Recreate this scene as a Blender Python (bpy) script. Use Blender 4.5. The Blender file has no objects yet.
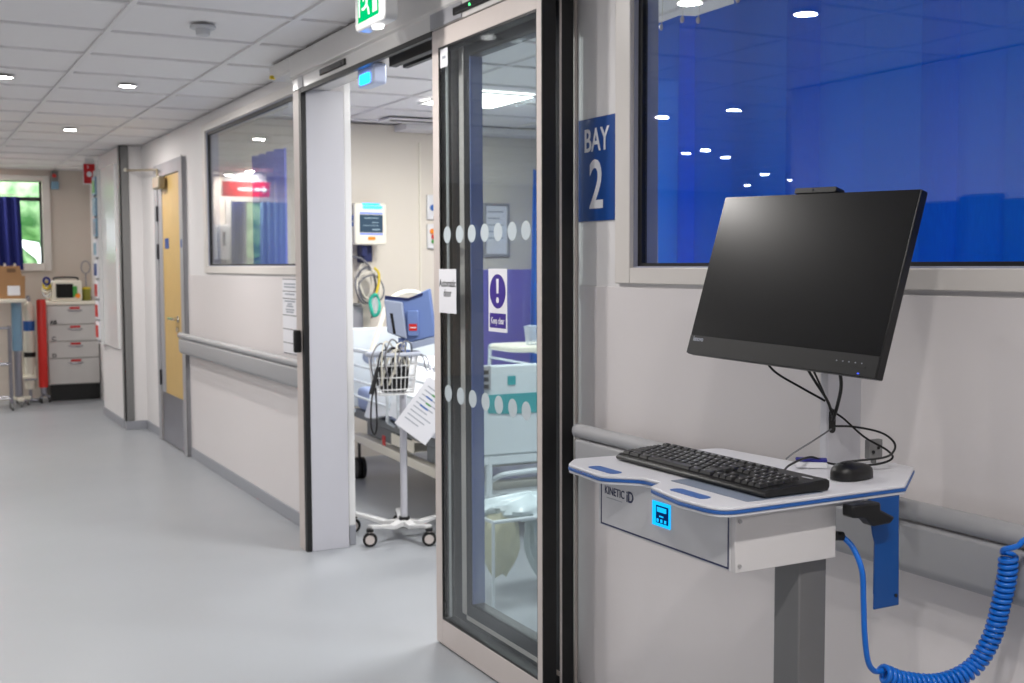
import bpy, bmesh, math, random
from mathutils import Vector, Matrix
random.seed(7)
DLP, PNP, SKY, EXPO = 10.5, 31.0, 3.0, 0.36
PI = math.pi
scn = bpy.context.scene
COL = scn.collection

# ------------------------------------------------------------------ materials
def lin(c):
    return tuple((v / 12.92 if v <= 0.04045 else ((v + 0.055) / 1.055) ** 2.4) for v in c)

def mat(name, rgb, rough=0.5, metal=0.0, noise=0.0, nscale=20.0, bump=0.0, bscale=200.0, coat=0.0, emit=None, estr=0.0,
        spec=0.5, trans=0.0, alpha=1.0, sss=0.0, vary=None):
    m = bpy.data.materials.new(name); m.use_nodes = True
    nt = m.node_tree; b = nt.nodes['Principled BSDF']
    c = lin(rgb)
    b.inputs['Base Color'].default_value = (*c, 1)
    b.inputs['Roughness'].default_value = rough
    b.inputs['Metallic'].default_value = metal
    b.inputs['Specular IOR Level'].default_value = spec
    b.inputs['Coat Weight'].default_value = coat
    b.inputs['Coat Roughness'].default_value = 0.1
    b.inputs['Transmission Weight'].default_value = trans
    b.inputs['Alpha'].default_value = alpha
    if emit is not None:
        b.inputs['Emission Color'].default_value = (*lin(emit), 1)
        b.inputs['Emission Strength'].default_value = estr
    tc = nt.nodes.new('ShaderNodeTexCoord')
    if noise > 0 or vary:
        n = nt.nodes.new('ShaderNodeTexNoise'); n.inputs['Scale'].default_value = nscale
        n.inputs['Detail'].default_value = 4
        nt.links.new(tc.outputs['Object'], n.inputs['Vector'])
        mx = nt.nodes.new('ShaderNodeMix'); mx.data_type = 'RGBA'
        c2 = lin(vary) if vary else tuple(v * (1 - noise) for v in c)
        mx.inputs[6].default_value = (*c, 1); mx.inputs[7].default_value = (*c2, 1)
        nt.links.new(n.outputs['Fac'], mx.inputs[0])
        nt.links.new(mx.outputs[2], b.inputs['Base Color'])
    if bump > 0:
        n2 = nt.nodes.new('ShaderNodeTexNoise'); n2.inputs['Scale'].default_value = bscale
        nt.links.new(tc.outputs['Object'], n2.inputs['Vector'])
        bp = nt.nodes.new('ShaderNodeBump'); bp.inputs['Strength'].default_value = bump
        bp.inputs['Distance'].default_value = 0.002
        nt.links.new(n2.outputs['Fac'], bp.inputs['Height'])
        nt.links.new(bp.outputs['Normal'], b.inputs['Normal'])
    return m

def glass_mat(name, tint=(0.93, 0.97, 0.96), f0=0.05, gain=1.0):
    """clear sheet glass: straight-through transparency with Schlick reflection"""
    m = bpy.data.materials.new(name); m.use_nodes = True
    nt = m.node_tree; nt.nodes.clear()
    out = nt.nodes.new('ShaderNodeOutputMaterial')
    tr = nt.nodes.new('ShaderNodeBsdfTransparent'); tr.inputs[0].default_value = (*tint, 1)
    gl = nt.nodes.new('ShaderNodeBsdfAnisotropic'); gl.inputs['Roughness'].default_value = 0.0
    geo = nt.nodes.new('ShaderNodeNewGeometry')
    dot = nt.nodes.new('ShaderNodeVectorMath'); dot.operation = 'DOT_PRODUCT'
    nt.links.new(geo.outputs['Normal'], dot.inputs[0]); nt.links.new(geo.outputs['Incoming'], dot.inputs[1])
    def M(op, a, b=None):
        n = nt.nodes.new('ShaderNodeMath'); n.operation = op
        for i, v in enumerate((a, b)):
            if v is None: continue
            if isinstance(v, (int, float)): n.inputs[i].default_value = v
            else: nt.links.new(v, n.inputs[i])
        return n.outputs[0]
    ab = M('ABSOLUTE', dot.outputs['Value'])
    om = M('SUBTRACT', 1.0, ab); p5 = M('POWER', om, 5.0)
    f = M('ADD', M('MULTIPLY', p5, (1 - f0) * gain), f0)
    mx = nt.nodes.new('ShaderNodeMixShader')
    nt.links.new(f, mx.inputs[0]); nt.links.new(tr.outputs[0], mx.inputs[1]); nt.links.new(gl.outputs[0], mx.inputs[2])
    nt.links.new(mx.outputs[0], out.inputs[0])
    return m

def emit_mat(name, rgb, s):
    m = bpy.data.materials.new(name); m.use_nodes = True
    nt = m.node_tree; nt.nodes.clear()
    out = nt.nodes.new('ShaderNodeOutputMaterial'); e = nt.nodes.new('ShaderNodeEmission')
    e.inputs[0].default_value = (*lin(rgb), 1); e.inputs[1].default_value = s
    nt.links.new(e.outputs[0], out.inputs[0])
    return m

WALL = mat('wall_paint', (0.89, 0.88, 0.88), 0.55, noise=0.03, nscale=3)
WALL_SHEET = mat('wall_protection_sheet', (0.88, 0.86, 0.86), 0.30, noise=0.02, nscale=2, bump=0.03, bscale=12)
WHITE_GLOSS = mat('white_gloss', (0.88, 0.88, 0.88), 0.22, noise=0.02)
FRAME_W = mat('window_frame_white', (0.86, 0.84, 0.82), 0.35, noise=0.03)
FRAME_LAV = mat('window_bead_grey', (0.66, 0.67, 0.74), 0.35, noise=0.03)
HEADER = mat('header_coating', (0.86, 0.85, 0.84), 0.22, noise=0.02)
ALU = mat('satin_aluminium', (0.82, 0.78, 0.76), 0.45, metal=0.08, noise=0.04)
ALU_BLUE_REFL = mat('stile_blue_reflection', (0.46, 0.51, 0.68), 0.25, metal=0.2, noise=0.05)  # blue reflection on polished aluminium, put into the base colour
RUBBER = mat('black_rubber', (0.055, 0.055, 0.06), 0.5, noise=0.2)
DARKG = mat('dark_anodised', (0.20, 0.20, 0.22), 0.35, metal=0.3, noise=0.1)
GREY = mat('handrail_grey', (0.66, 0.66, 0.67), 0.42, noise=0.04, bump=0.05)
GREY_M = mat('door_frame_grey', (0.62, 0.62, 0.64), 0.4, noise=0.04)
GREY_D = mat('corner_guard_grey', (0.47, 0.47, 0.47), 0.45, noise=0.04)
SKIRT = mat('skirting_grey', (0.60, 0.61, 0.64), 0.45, noise=0.06)
WOOD = mat('maple_laminate', (0.80, 0.67, 0.42), 0.4, noise=0.12, nscale=9)
STEEL = mat('brushed_steel', (0.62, 0.62, 0.66), 0.28, metal=0.9, noise=0.1)
CHROME = mat('chrome', (0.85, 0.85, 0.85), 0.12, metal=1.0, noise=0.02)
BLACK = mat('black_plastic', (0.05, 0.05, 0.055), 0.42, noise=0.15, bump=0.1, bscale=900)
BLACK_S = mat('black_screen', (0.02, 0.02, 0.024), 0.24, noise=0.05, spec=0.35)
KEYCAP = mat('black_keycap', (0.08, 0.08, 0.085), 0.36, noise=0.1)
PRINTW = mat('white_print', (0.80, 0.80, 0.82), 0.6, noise=0.02)
PRINTK = mat('black_print', (0.10, 0.10, 0.11), 0.6, noise=0.05)
PRINTG = mat('grey_print', (0.62, 0.64, 0.68), 0.6, noise=0.05)
NAVY = mat('navy_sign', (0.0, 0.26, 0.56), 0.35, noise=0.05)
NAVYLOGO = mat('navy_logo', (0.10, 0.14, 0.33), 0.4, noise=0.05)
TRAYW = mat('tray_white', (0.86, 0.86, 0.88), 0.38, noise=0.02)
TRAYB = mat('tray_blue', (0.16, 0.38, 0.68), 0.4, noise=0.06)
TRAYG = mat('tray_mat_grey', (0.50, 0.54, 0.61), 0.5, noise=0.05)
CARTW = mat('cart_white', (0.86, 0.85, 0.85), 0.3, noise=0.02)
COLG = mat('column_grey', (0.46, 0.46, 0.465), 0.42, metal=0.15, noise=0.06)
BLUEM = mat('bracket_blue', (0.05, 0.31, 0.60), 0.38, noise=0.08)
CABLEB = mat('blue_cable', (0.0, 0.43, 0.84), 0.30, noise=0.08, coat=0.3)
CABLEK = mat('black_cable', (0.05, 0.05, 0.055), 0.4, noise=0.1)
CABLEG = mat('grey_cable', (0.45, 0.45, 0.47), 0.4, noise=0.1)
PURPLE = mat('purple_print', (0.22, 0.13, 0.55), 0.4, noise=0.05)
PURPWALL = mat('purple_wall', (0.47, 0.44, 0.80), 0.5, noise=0.05)
CARD = mat('cardboard', (0.66, 0.50, 0.34), 0.75, noise=0.15, nscale=12)
REDP = mat('red_plastic', (0.80, 0.13, 0.09), 0.4, noise=0.05)
REDS = mat('red_sign', (0.75, 0.06, 0.10), 0.4, noise=0.05)
PAPER = mat('paper', (0.90, 0.90, 0.92), 0.7, noise=0.02)
TEAL = mat('teal_plastic', (0.20, 0.62, 0.64), 0.35, noise=0.06)
BEDW = mat('bed_white', (0.84, 0.87, 0.89), 0.35, noise=0.03)
SHEET = mat('bed_sheet', (0.90, 0.92, 0.94), 0.8, noise=0.04, bump=0.3, bscale=15)
MATT = mat('mattress_blue', (0.60, 0.66, 0.80), 0.6, noise=0.06)
DEVB = mat('device_blue', (0.43, 0.52, 0.73), 0.4, noise=0.06)
DEVG = mat('device_grey', (0.62, 0.66, 0.75), 0.4, noise=0.06)
CREAM = mat('cream_plastic', (0.90, 0.88, 0.82), 0.4, noise=0.03)
ORANGE = mat('orange_plastic', (0.96, 0.55, 0.10), 0.4, noise=0.05)
YELLOW = mat('yellow_plastic', (0.86, 0.76, 0.16), 0.4, noise=0.05)
GREENP = mat('green_plastic', (0.25, 0.60, 0.25), 0.4, noise=0.05)
LBLUE = mat('pale_blue_plastic', (0.48, 0.62, 0.72), 0.4, noise=0.08)
TILEW = mat('ceiling_tile', (0.94, 0.93, 0.93), 0.8, noise=0.03, nscale=60, bump=0.15, bscale=400)
TBAR = mat('ceiling_bar', (0.92, 0.91, 0.91), 0.5, noise=0.02)
MDARK = mat('dark_gap', (0.10, 0.10, 0.11), 0.7, noise=0.1)
MASKT = mat('mask_teal', (0.20, 0.72, 0.62), 0.3, noise=0.05)
NAVYCURT = mat('navy_curtain', (0.04, 0.10, 0.42), 0.8, noise=0.15, nscale=30)
DETG = mat('detector_grey', (0.80, 0.80, 0.81), 0.45, noise=0.05)
LEDW = emit_mat('downlight_lens', (1.0, 0.98, 0.95), 25.0)
PANELW = emit_mat('panel_diffuser', (1.0, 0.99, 0.97), 5.5)
LEDBLUE = emit_mat('call_light_blue', (0.10, 0.55, 1.0), 5.0)
LEDCY = emit_mat('monitor_alarm_cyan', (0.25, 0.85, 1.0), 3.0)
LCDCY = emit_mat('lcd_cyan', (0.08, 0.68, 0.98), 1.2)
LCDD = emit_mat('lcd_dark', (0.04, 0.16, 0.36), 0.8)
EXITG = emit_mat('exit_green', (0.0, 0.72, 0.42), 1.1)
EXITW = emit_mat('exit_white', (0.92, 1.0, 0.95), 1.15)
SCRN = emit_mat('monitor_screen', (0.30, 0.38, 0.46), 0.8)
TINYB = emit_mat('power_led_blue', (0.25, 0.35, 1.0), 1.5)
TINYG = emit_mat('sensor_led_green', (0.3, 1.0, 0.5), 3.0)
GLASS = glass_mat('clear_glass', (0.93, 0.96, 0.96), 0.07)
GLASSD = glass_mat('door_glass', (0.93, 0.965, 0.97), 0.045)
FROST = mat('frosted_vinyl', (0.80, 0.84, 0.86), 0.6, alpha=0.75)
CLEARP = mat('clear_plastic', (0.92, 0.95, 0.96), 0.15, alpha=0.35)

def floor_mat():
    m = mat('vinyl_floor', (0.605, 0.62, 0.64), 0.27, noise=0.05, nscale=150, spec=0.3)
    nt = m.node_tree; b = nt.nodes['Principled BSDF']
    tc = nt.nodes.new('ShaderNodeTexCoord'); n = nt.nodes.new('ShaderNodeTexNoise')
    n.inputs['Scale'].default_value = 1.6; n.inputs['Detail'].default_value = 6
    nt.links.new(tc.outputs['Object'], n.inputs['Vector'])
    mr = nt.nodes.new('ShaderNodeMapRange'); mr.inputs[3].default_value = 0.30; mr.inputs[4].default_value = 0.44
    nt.links.new(n.outputs['Fac'], mr.inputs[0]); nt.links.new(mr.outputs[0], b.inputs['Roughness'])
    return m
FLOOR = floor_mat()

def curtain_mat():
    m = bpy.data.materials.new('blue_curtain'); m.use_nodes = True
    nt = m.node_tree; b = nt.nodes['Principled BSDF']; out = nt.nodes['Material Output']
    tc = nt.nodes.new('ShaderNodeTexCoord')
    mp = nt.nodes.new('ShaderNodeMapping'); mp.inputs['Scale'].default_value = (1, 120, 14)
    nt.links.new(tc.outputs['Object'], mp.inputs[0])
    n = nt.nodes.new('ShaderNodeTexNoise'); n.inputs['Scale'].default_value = 2.0; n.inputs['Detail'].default_value = 3
    nt.links.new(mp.outputs[0], n.inputs['Vector'])
    mx = nt.nodes.new('ShaderNodeMix'); mx.data_type = 'RGBA'
    mx.inputs[6].default_value = (*lin((0.03, 0.50, 0.88)), 1); mx.inputs[7].default_value = (*lin((0.08, 0.60, 0.95)), 1)
    nt.links.new(n.outputs['Fac'], mx.inputs[0]); nt.links.new(mx.outputs[2], b.inputs['Base Color'])
    b.inputs['Roughness'].default_value = 0.8
    t = nt.nodes.new('ShaderNodeBsdfTranslucent'); nt.links.new(mx.outputs[2], t.inputs[0])
    ms = nt.nodes.new('ShaderNodeMixShader'); ms.inputs[0].default_value = 0.55
    nt.links.new(b.outputs[0], ms.inputs[1]); nt.links.new(t.outputs[0], ms.inputs[2])
    nt.links.new(ms.outputs[0], out.inputs[0])
    return m
CURT = curtain_mat()

def foliage_mat():
    m = mat('foliage', (0.45, 0.66, 0.35), 0.8)
    nt = m.node_tree; b = nt.nodes['Principled BSDF']
    tc = nt.nodes.new('ShaderNodeTexCoord'); n = nt.nodes.new('ShaderNodeTexNoise'); n.inputs['Scale'].default_value = 5
    nt.links.new(tc.outputs['Object'], n.inputs['Vector'])
    r = nt.nodes.new('ShaderNodeValToRGB'); r.color_ramp.elements[0].position = .35; r.color_ramp.elements[1].position = .65
    r.color_ramp.elements[0].color = (*lin((0.35, 0.58, 0.34)), 1); r.color_ramp.elements[1].color = (*lin((0.80, 0.93, 0.72)), 1)
    nt.links.new(n.outputs['Fac'], r.inputs[0]); nt.links.new(r.outputs[0], b.inputs['Base Color'])
    return m
FOL = foliage_mat()

# ------------------------------------------------------------------ geometry helpers
WM = {}
class B:
    def __init__(self, M=None):
        self.v = []; self.f = []; self.fm = []; self.mats = []; self.M = M; self.cur = 0
    def use(self, m):
        if m not in self.mats: self.mats.append(m)
        self.cur = self.mats.index(m); return self
    def add(self, vs, fs):
        o = len(self.v)
        self.v += [Vector(p) for p in vs]
        for f in fs: self.f.append([o + i for i in f]); self.fm.append(self.cur)
        return self
    def box(self, x0, x1, y0, y1, z0, z1):
        x0, x1 = sorted((x0, x1)); y0, y1 = sorted((y0, y1)); z0, z1 = sorted((z0, z1))
        vs = [(x, y, z) for x in (x0, x1) for y in (y0, y1) for z in (z0, z1)]
        return self.add(vs, [(0, 1, 3, 2), (4, 6, 7, 5), (0, 4, 5, 1), (2, 3, 7, 6), (0, 2, 6, 4), (1, 5, 7, 3)])
    def prism(self, poly, ax, a0, a1):
        """poly: 2D points in the two other axes (cyclic order), extruded along ax"""
        def P(p, a):
            return {'x': (a, p[0], p[1]), 'y': (p[0], a, p[1]), 'z': (p[0], p[1], a)}[ax]
        n = len(poly)
        vs = [P(p, a0) for p in poly] + [P(p, a1) for p in poly]
        fs = [tuple(range(n)), tuple(range(2 * n - 1, n - 1, -1))]
        fs += [(i, i + n, (i + 1) % n + n, (i + 1) % n) for i in range(n)]
        return self.add(vs, fs)
    def cyl(self, p0, p1, r0, r1=None, n=20):
        return self.tube([p0, p1], [r0, r0 if r1 is None else r1], n)
    def tube(self, pts, r=0.01, n=10, closed=False):
        pts = [Vector(p) for p in pts]; m = len(pts)
        rs = r if isinstance(r, (list, tuple)) else [r] * m
        tg = []
        for i in range(m):
            if closed: a, b = pts[(i - 1) % m], pts[(i + 1) % m]
            else: a, b = pts[max(i - 1, 0)], pts[min(i + 1, m - 1)]
            t = (b - a); tg.append(t.normalized() if t.length > 1e-9 else Vector((0, 0, 1)))
        up = Vector((0, 0, 1)) if abs(tg[0].z) < .9 else Vector((1, 0, 0))
        nrm = (up - tg[0] * up.dot(tg[0])).normalized()
        vs = []
        for i in range(m):
            nrm = nrm - tg[i] * nrm.dot(tg[i])
            nrm = nrm.normalized() if nrm.length > 1e-6 else tg[i].orthogonal().normalized()
            bn = tg[i].cross(nrm)
            for k in range(n):
                a = 2 * PI * k / n
                vs.append(pts[i] + (nrm * math.cos(a) + bn * math.sin(a)) * rs[i])
        fs = []
        for i in range(m if closed else m - 1):
            j = (i + 1) % m
            for k in range(n):
                fs.append((i * n + k, i * n + (k + 1) % n, j * n + (k + 1) % n, j * n + k))
        if not closed:
            fs.append(tuple(range(n - 1, -1, -1))); fs.append(tuple((m - 1) * n + k for k in range(n)))
        return self.add(vs, fs)
    def lathe(self, prof, c, n=24, sx=1, sy=1):
        """prof: list of (r,z) bottom to top, about the z axis through c"""
        vs = []; m = len(prof)
        for r, z in prof:
            for k in range(n):
                a = 2 * PI * k / n
                vs.append((c[0] + r * sx * math.cos(a), c[1] + r * sy * math.sin(a), c[2] + z))
        fs = [(i * n + k, i * n + (k + 1) % n, (i + 1) * n + (k + 1) % n, (i + 1) * n + k) for i in range(m - 1) for k in range(n)]
        fs.append(tuple(range(n - 1, -1, -1))); fs.append(tuple((m - 1) * n + k for k in range(n)))
        return self.add(vs, fs)
    def ball(self, c, rx, ry=None, rz=None, n=16, m=9):
        ry = ry or rx; rz = rz or rx
        return self.lathe([(max(1e-4, math.sin(PI * i / m)), -math.cos(PI * i / m) * rz) for i in range(m + 1)], c, n, rx, ry)
    def sheet(self, fn, nu, nv, th):
        """solid sheet from fn(u,v)->(point) with thickness th along the normal"""
        P = [[Vector(fn(i / nu, j / nv)) for j in range(nv + 1)] for i in range(nu + 1)]
        N = []
        for i in range(nu + 1):
            row = []
            for j in range(nv + 1):
                du = P[min(i + 1, nu)][j] - P[max(i - 1, 0)][j]; dv = P[i][min(j + 1, nv)] - P[i][max(j - 1, 0)]
                q = du.cross(dv); row.append(q.normalized() if q.length > 1e-12 else Vector((0, 0, 1)))
            N.append(row)
        w = nv + 1; k = (nu + 1) * w
        vs = [P[i][j] + N[i][j] * th / 2 for i in range(nu + 1) for j in range(w)] + [P[i][j] - N[i][j] * th / 2 for i in range(nu + 1) for j in range(w)]
        fs = []
        for i in range(nu):
            for j in range(nv):
                a, b_, c, d = i * w + j, (i + 1) * w + j, (i + 1) * w + j + 1, i * w + j + 1
                fs.append((a, b_, c, d)); fs.append((k + d, k + c, k + b_, k + a))
        for i in range(nu):
            fs.append((i * w, k + i * w, k + (i + 1) * w, (i + 1) * w)); a = i * w + nv
            fs.append((a, a + w, k + a + w, k + a))
        for j in range(nv):
            fs.append((j, j + 1, k + j + 1, k + j)); a = nu * w + j
            fs.append((a, k + a, k + a + 1, a + 1))
        return self.add(vs, fs)
    def build(self, name, m=None, parent=None, bevel=0, seg=2, angle=35, recalc=True):
        me = bpy.data.meshes.new(name)
        W = WM[parent.name] if parent is not None else None
        inv = W.inverted() if W is not None else Matrix()
        vs = [inv @ ((self.M @ p) if self.M is not None else p) for p in self.v]
        me.from_pydata([tuple(p) for p in vs], [], self.f)
        if self.mats:
            for mm in self.mats: me.materials.append(mm)
            for p, k in zip(me.polygons, self.fm): p.material_index = k
        if m is not None and not self.mats: me.materials.append(m)
        if recalc:
            bm = bmesh.new(); bm.from_mesh(me); bmesh.ops.recalc_face_normals(bm, faces=bm.faces); bm.to_mesh(me); bm.free()
        me.polygons.foreach_set('use_smooth', [True] * len(me.polygons))
        me.set_sharp_from_angle(angle=math.radians(angle))
        o = bpy.data.objects.new(name, me); COL.objects.link(o)
        if parent is not None:
            o.parent = parent; WM[o.name] = W
        else:
            WM[o.name] = Matrix()
        if bevel:
            md = o.modifiers.new('bevel', 'BEVEL'); md.width = bevel; md.segments = seg; md.limit_method = 'ANGLE'
            md.angle_limit = math.radians(40); md.use_clamp_overlap = True
        return o

def thing(name, label, cat, loc, rz=0, group=None, M=None):
    o = bpy.data.objects.new(name, None); COL.objects.link(o)
    o.empty_display_size = 0.05
    o.location = loc; o.rotation_euler = (0, 0, rz)
    WM[o.name] = Matrix.Translation(loc) @ Matrix.Rotation(rz, 4, 'Z')
    o['label'] = label; o['category'] = cat
    if group: o['group'] = group
    return o
def tag(o, label, cat, group=None):
    o['label'] = label; o['category'] = cat
    if group: o['group'] = group
    return o
def struct(o): o['kind'] = 'structure'; return o
def dup(root, loc, label, group=None, rz=None):
    r = root.copy(); COL.objects.link(r); r.location = loc
    if rz is not None: r.rotation_euler = (0, 0, rz)
    r['label'] = label
    if group: r['group'] = group
    for ch in list(root.children):
        c = ch.copy(); COL.objects.link(c); c.parent = r
        for g in list(ch.children):
            d = g.copy(); COL.objects.link(d); d.parent = c
    return r

def text_part(name, s, size, M, m, parent, depth=0.0006, sx=1.0, align='CENTER', bold=0.0):
    """lettering as a mesh: M maps the text plane (x right, y up, z out) to the world"""
    cu = bpy.data.curves.new(name + '_c', 'FONT'); cu.body = s; cu.size = size; cu.extrude = depth; cu.offset = bold
    cu.align_x = align; cu.align_y = 'CENTER'; cu.space_line = 0.95; cu.resolution_u = 4
    t = bpy.data.objects.new(name + '_t', cu); COL.objects.link(t)
    dg = bpy.context.evaluated_depsgraph_get()
    me = bpy.data.meshes.new_from_object(t.evaluated_get(dg)); me.name = name
    bpy.data.objects.remove(t); bpy.data.curves.remove(cu)
    W = WM[parent.name]; inv = W.inverted()
    me.transform(inv @ M @ Matrix.Diagonal((sx, 1, 1, 1)))
    me.materials.clear(); me.materials.append(m)
    o = bpy.data.objects.new(name, me); COL.objects.link(o); o.parent = parent; WM[o.name] = W
    return o

def frameM(origin, right, up):
    r = Vector(right).normalized(); u = Vector(up).normalized(); n = r.cross(u)
    return Matrix(((r.x, u.x, n.x, origin[0]), (r.y, u.y, n.y, origin[1]), (r.z, u.z, n.z, origin[2]), (0, 0, 0, 1)))
def wallM(x, y, z):          # plane facing -x: text right = -y
    return frameM((x, y, z), (0, -1, 0), (0, 0, 1))
def faceM(x, y, z):          # plane facing -y: text right = +x
    return frameM((x, y, z), (1, 0, 0), (0, 0, 1))

def smooth_pts(P, n=8):
    P = [Vector(p) for p in P]; out = []
    Q = [P[0] * 2 - P[1]] + P + [P[-1] * 2 - P[-2]]
    for i in range(1, len(Q) - 2):
        a, b, c, d = Q[i - 1], Q[i], Q[i + 1], Q[i + 2]
        for k in range(n):
            t = k / n
            out.append(0.5 * ((2 * b) + (c - a) * t + (2 * a - 5 * b + 4 * c - d) * t * t + (3 * b - a - 3 * c + d) * t ** 3))
    out.append(P[-1]); return out

def rrect(x0, x1, y0, y1, r, n=5):
    pts = []
    for cx, cy, a0 in ((x1 - r, y0 + r, -90), (x1 - r, y1 - r, 0), (x0 + r, y1 - r, 90), (x0 + r, y0 + r, 180)):
        for k in range(n + 1):
            a = math.radians(a0 + 90 * k / n); pts.append((cx + r * math.cos(a), cy + r * math.sin(a)))
    return pts

# ------------------------------------------------------------------ shell
XW, XB = 1.884, 1.965       # corridor face / bay face of the right wall
CZ = 2.41
YE = 13.2
H_OP = 2.30
b = B().box(-8.2, 8.2, -5.2, YE + .2, -0.2, 0); struct(b.build('floor', FLOOR))

# ceiling of 0.6 m tiles: tiles with bars between
b = B(); b.use(TILEW).box(-8.2, 8.2, -5.2, YE + .2, CZ + .012, CZ + .2)
b.use(TBAR)
SX, SY = 0.6535, 0.6045
for i in range(-14, 12):
    x = .851 + SX * i
    if x < -8.1 or x > 8.1: continue
    b.box(x - .012, x + .012, -5.2, YE, CZ, CZ + .013)
ys = [4.735 + SY * k for k in range(-16, 15)]
for y in ys:
    if y > -5.1 and y < YE: b.box(-8.2, 8.2, y - .012, y + .012, CZ + .001, CZ + .0125)
b.use(MDARK)
for y in ys:
    if y > -5.1 and y < YE: b.box(-8.2, 8.2, y + .012, y + .019, CZ + .0095, CZ + .0122)
struct(b.build('ceiling'))

# right wall: boxes around its openings
WIN1 = (0.45, 2.797, 1.389, 2.32); WIN2 = (5.57, 7.92, 1.394, 2.296)
OPEN = (3.142, 5.44)
DOORY = (8.66, 9.50)
b = B(); b.use(WALL)
def wseg(y0, y1, z0=0, z1=CZ): b.box(XW, XB, y0, y1, z0, z1)
wseg(-5.2, WIN1[0]); wseg(WIN1[0], WIN1[1], 0, WIN1[2]); wseg(WIN1[0], WIN1[1], WIN1[3], CZ)
wseg(WIN1[1], OPEN[0]); wseg(OPEN[0], OPEN[1], H_OP, CZ)
wseg(OPEN[1], WIN2[0]); wseg(WIN2[0], WIN2[1], 0, WIN2[2]); wseg(WIN2[0], WIN2[1], WIN2[3], CZ)
wseg(WIN2[1], DOORY[0]); wseg(DOORY[0], DOORY[1], 2.13, CZ); wseg(DOORY[1], YE)
struct(b.build('wall_right'))
# wall protection sheets below the dado line
b = B()
b.box(XW - .004, XW, -5.1, 3.09, 0.075, 1.333); struct(b.build('trim_1', WALL_SHEET, bevel=.0015))
b = B(); b.box(XW - .004, XW, 5.53, 8.545, 0.075, 1.333); struct(b.build('trim_2', WALL_SHEET, bevel=.0015))
b = B(); b.box(XW - .010, XW + .0, 5.53, 8.545, 0, .075); b.box(XW - .010, XW, -5.1, 3.09, 0, .075)
b.box(XW - .010, XW, 9.62, 10.21, 0, .075)
struct(b.build('baseboard_right', SKIRT, bevel=.003))
# pilaster with a grey corner guard
b = B(); b.box(1.715, XW, 10.24, 11.45, 0, CZ); struct(b.build('wall_pilaster', WALL))
b = B(); b.box(1.700, 1.715, 10.225, 10.32, .075, CZ); b.box(1.700, 1.775, 10.225, 10.24, .075, CZ)
struct(b.build('trim_3', GREY_D, bevel=.003))
b = B(); b.box(1.703, 1.715, 10.33, 11.45, 0, .075); b.box(1.703, XW, 10.228, 10.24, 0, .074)
struct(b.build('baseboard_pilaster', SKIRT, bevel=.003))
# end wall with window opening
EW = (.86, 1.405, 1.43, 2.29); EW2 = (-.24, .40, 1.30, 2.12)
b = B(); b.box(-8.2, EW2[0], YE, YE + .2, 0, CZ); b.box(EW[1], 8.2, YE, YE + .2, 0, CZ); b.box(EW2[1], EW[0], YE, YE + .2, 0, CZ)
for w_ in (EW, EW2): b.box(w_[0], w_[1], YE, YE + .2, 0, w_[2]); b.box(w_[0], w_[1], YE, YE + .2, w_[3], CZ)
struct(b.build('wall_far', mat('end_wall_paint', (0.80, 0.76, 0.72), 0.6, noise=.03)))
b = B(); b.box(-8.2, -8.0, -5.2, YE, 0, CZ); struct(b.build('wall_left', WALL))
# wall opposite the bay, and an unseen dark band added to darken window reflections
b = B(); b.box(-1.0, -.87, -5.0, 5.3, 0, CZ); struct(b.build('wall_opposite', mat('opposite_wall_paint', (.84, .84, .85), .5, noise=.02)))
b = B(); b.box(-.8698, -.85, -5.0, 4.25, 1.42, 1.70); struct(b.build('trim_unseen_dark', MDARK, bevel=.004))
b = B(); b.box(-8.2, 8.2, -5.2, -5.0, 0, CZ); struct(b.build('wall_back', WALL))
# bay walls
BY = 7.93
BAYP = mat('bay_wall_paint', (0.86, 0.83, 0.78), 0.5, noise=.02)
b = B(); b.box(XB, 8.2, BY, BY + .15, 0, CZ); struct(b.build('wall_bay_far', BAYP))
b = B(); b.box(3.25, 8.0, BY - .22, BY, 2.365, CZ); struct(b.build('trim_4', WALL, bevel=.004))
b = B(); b.box(8.0, 8.2, -5.0, BY, 0, CZ); struct(b.build('wall_bay_right', BAYP))
b = B(); b.box(3.86, 7.9, BY - .02, BY, 0, 1.36); struct(b.build('wall_bay_panel', PURPWALL, bevel=.003))

# ------------------------------------------------------------------ windows in the right wall
def wall_window(name, y0, y1, z0, z1, glassx, ea=.07, eb=.078):
    b = B()
    # outer white architrave
    t = .052
    b.box(XW - .014, XW, y0 - ea, y0 - .0, z0 - .046, z1 + .05); b.box(XW - .014, XW, y1, y1 + eb, z0 - .046, z1 + .05)
    b.box(XW - .014, XW, y0, y1, z0 - .046, z0); b.box(XW - .014, XW, y0, y1, z1, z1 + .05)
    root = struct(b.build(name, FRAME_W, bevel=.003))
    b = B(); d = .004; x0, x1 = XW, XB
    b.box(x0, x1, y0, y0 + d, z0, z1); b.box(x0, x1, y1 - d, y1, z0, z1)
    b.box(x0, x1, y0 + d, y1 - d, z0, z0 + .004); b.box(x0, x1, y0 + d, y1 - d, z1 - d, z1)
    b.build('reveal', FRAME_LAV, root)
    b = B(); s = .020; g0, g1 = glassx - .009, glassx + .009
    Y0, Y1, Z0, Z1 = y0 + d, y1 - d, z0 + .004, z1 - d
    b.box(g0, g1, Y0, Y0 + s, Z0, Z1); b.box(g0, g1, Y1 - s, Y1, Z0, Z1)
    b.box(g0, g1, Y0 + s, Y1 - s, Z0, Z0 + .009); b.box(g0, g1, Y0 + s, Y1 - s, Z1 - s, Z1)
    b.build('gasket', RUBBER, root)
    b = B(); b.box(glassx - .003, glassx + .003, Y0 + s, Y1 - s, Z0 + .009, Z1 - s); b.build('pane', GLASS, root)
    return root
wall_window('window_1', *WIN1, 1.905)
wall_window('window_2', *WIN2, 1.900, ea=.03)

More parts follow.
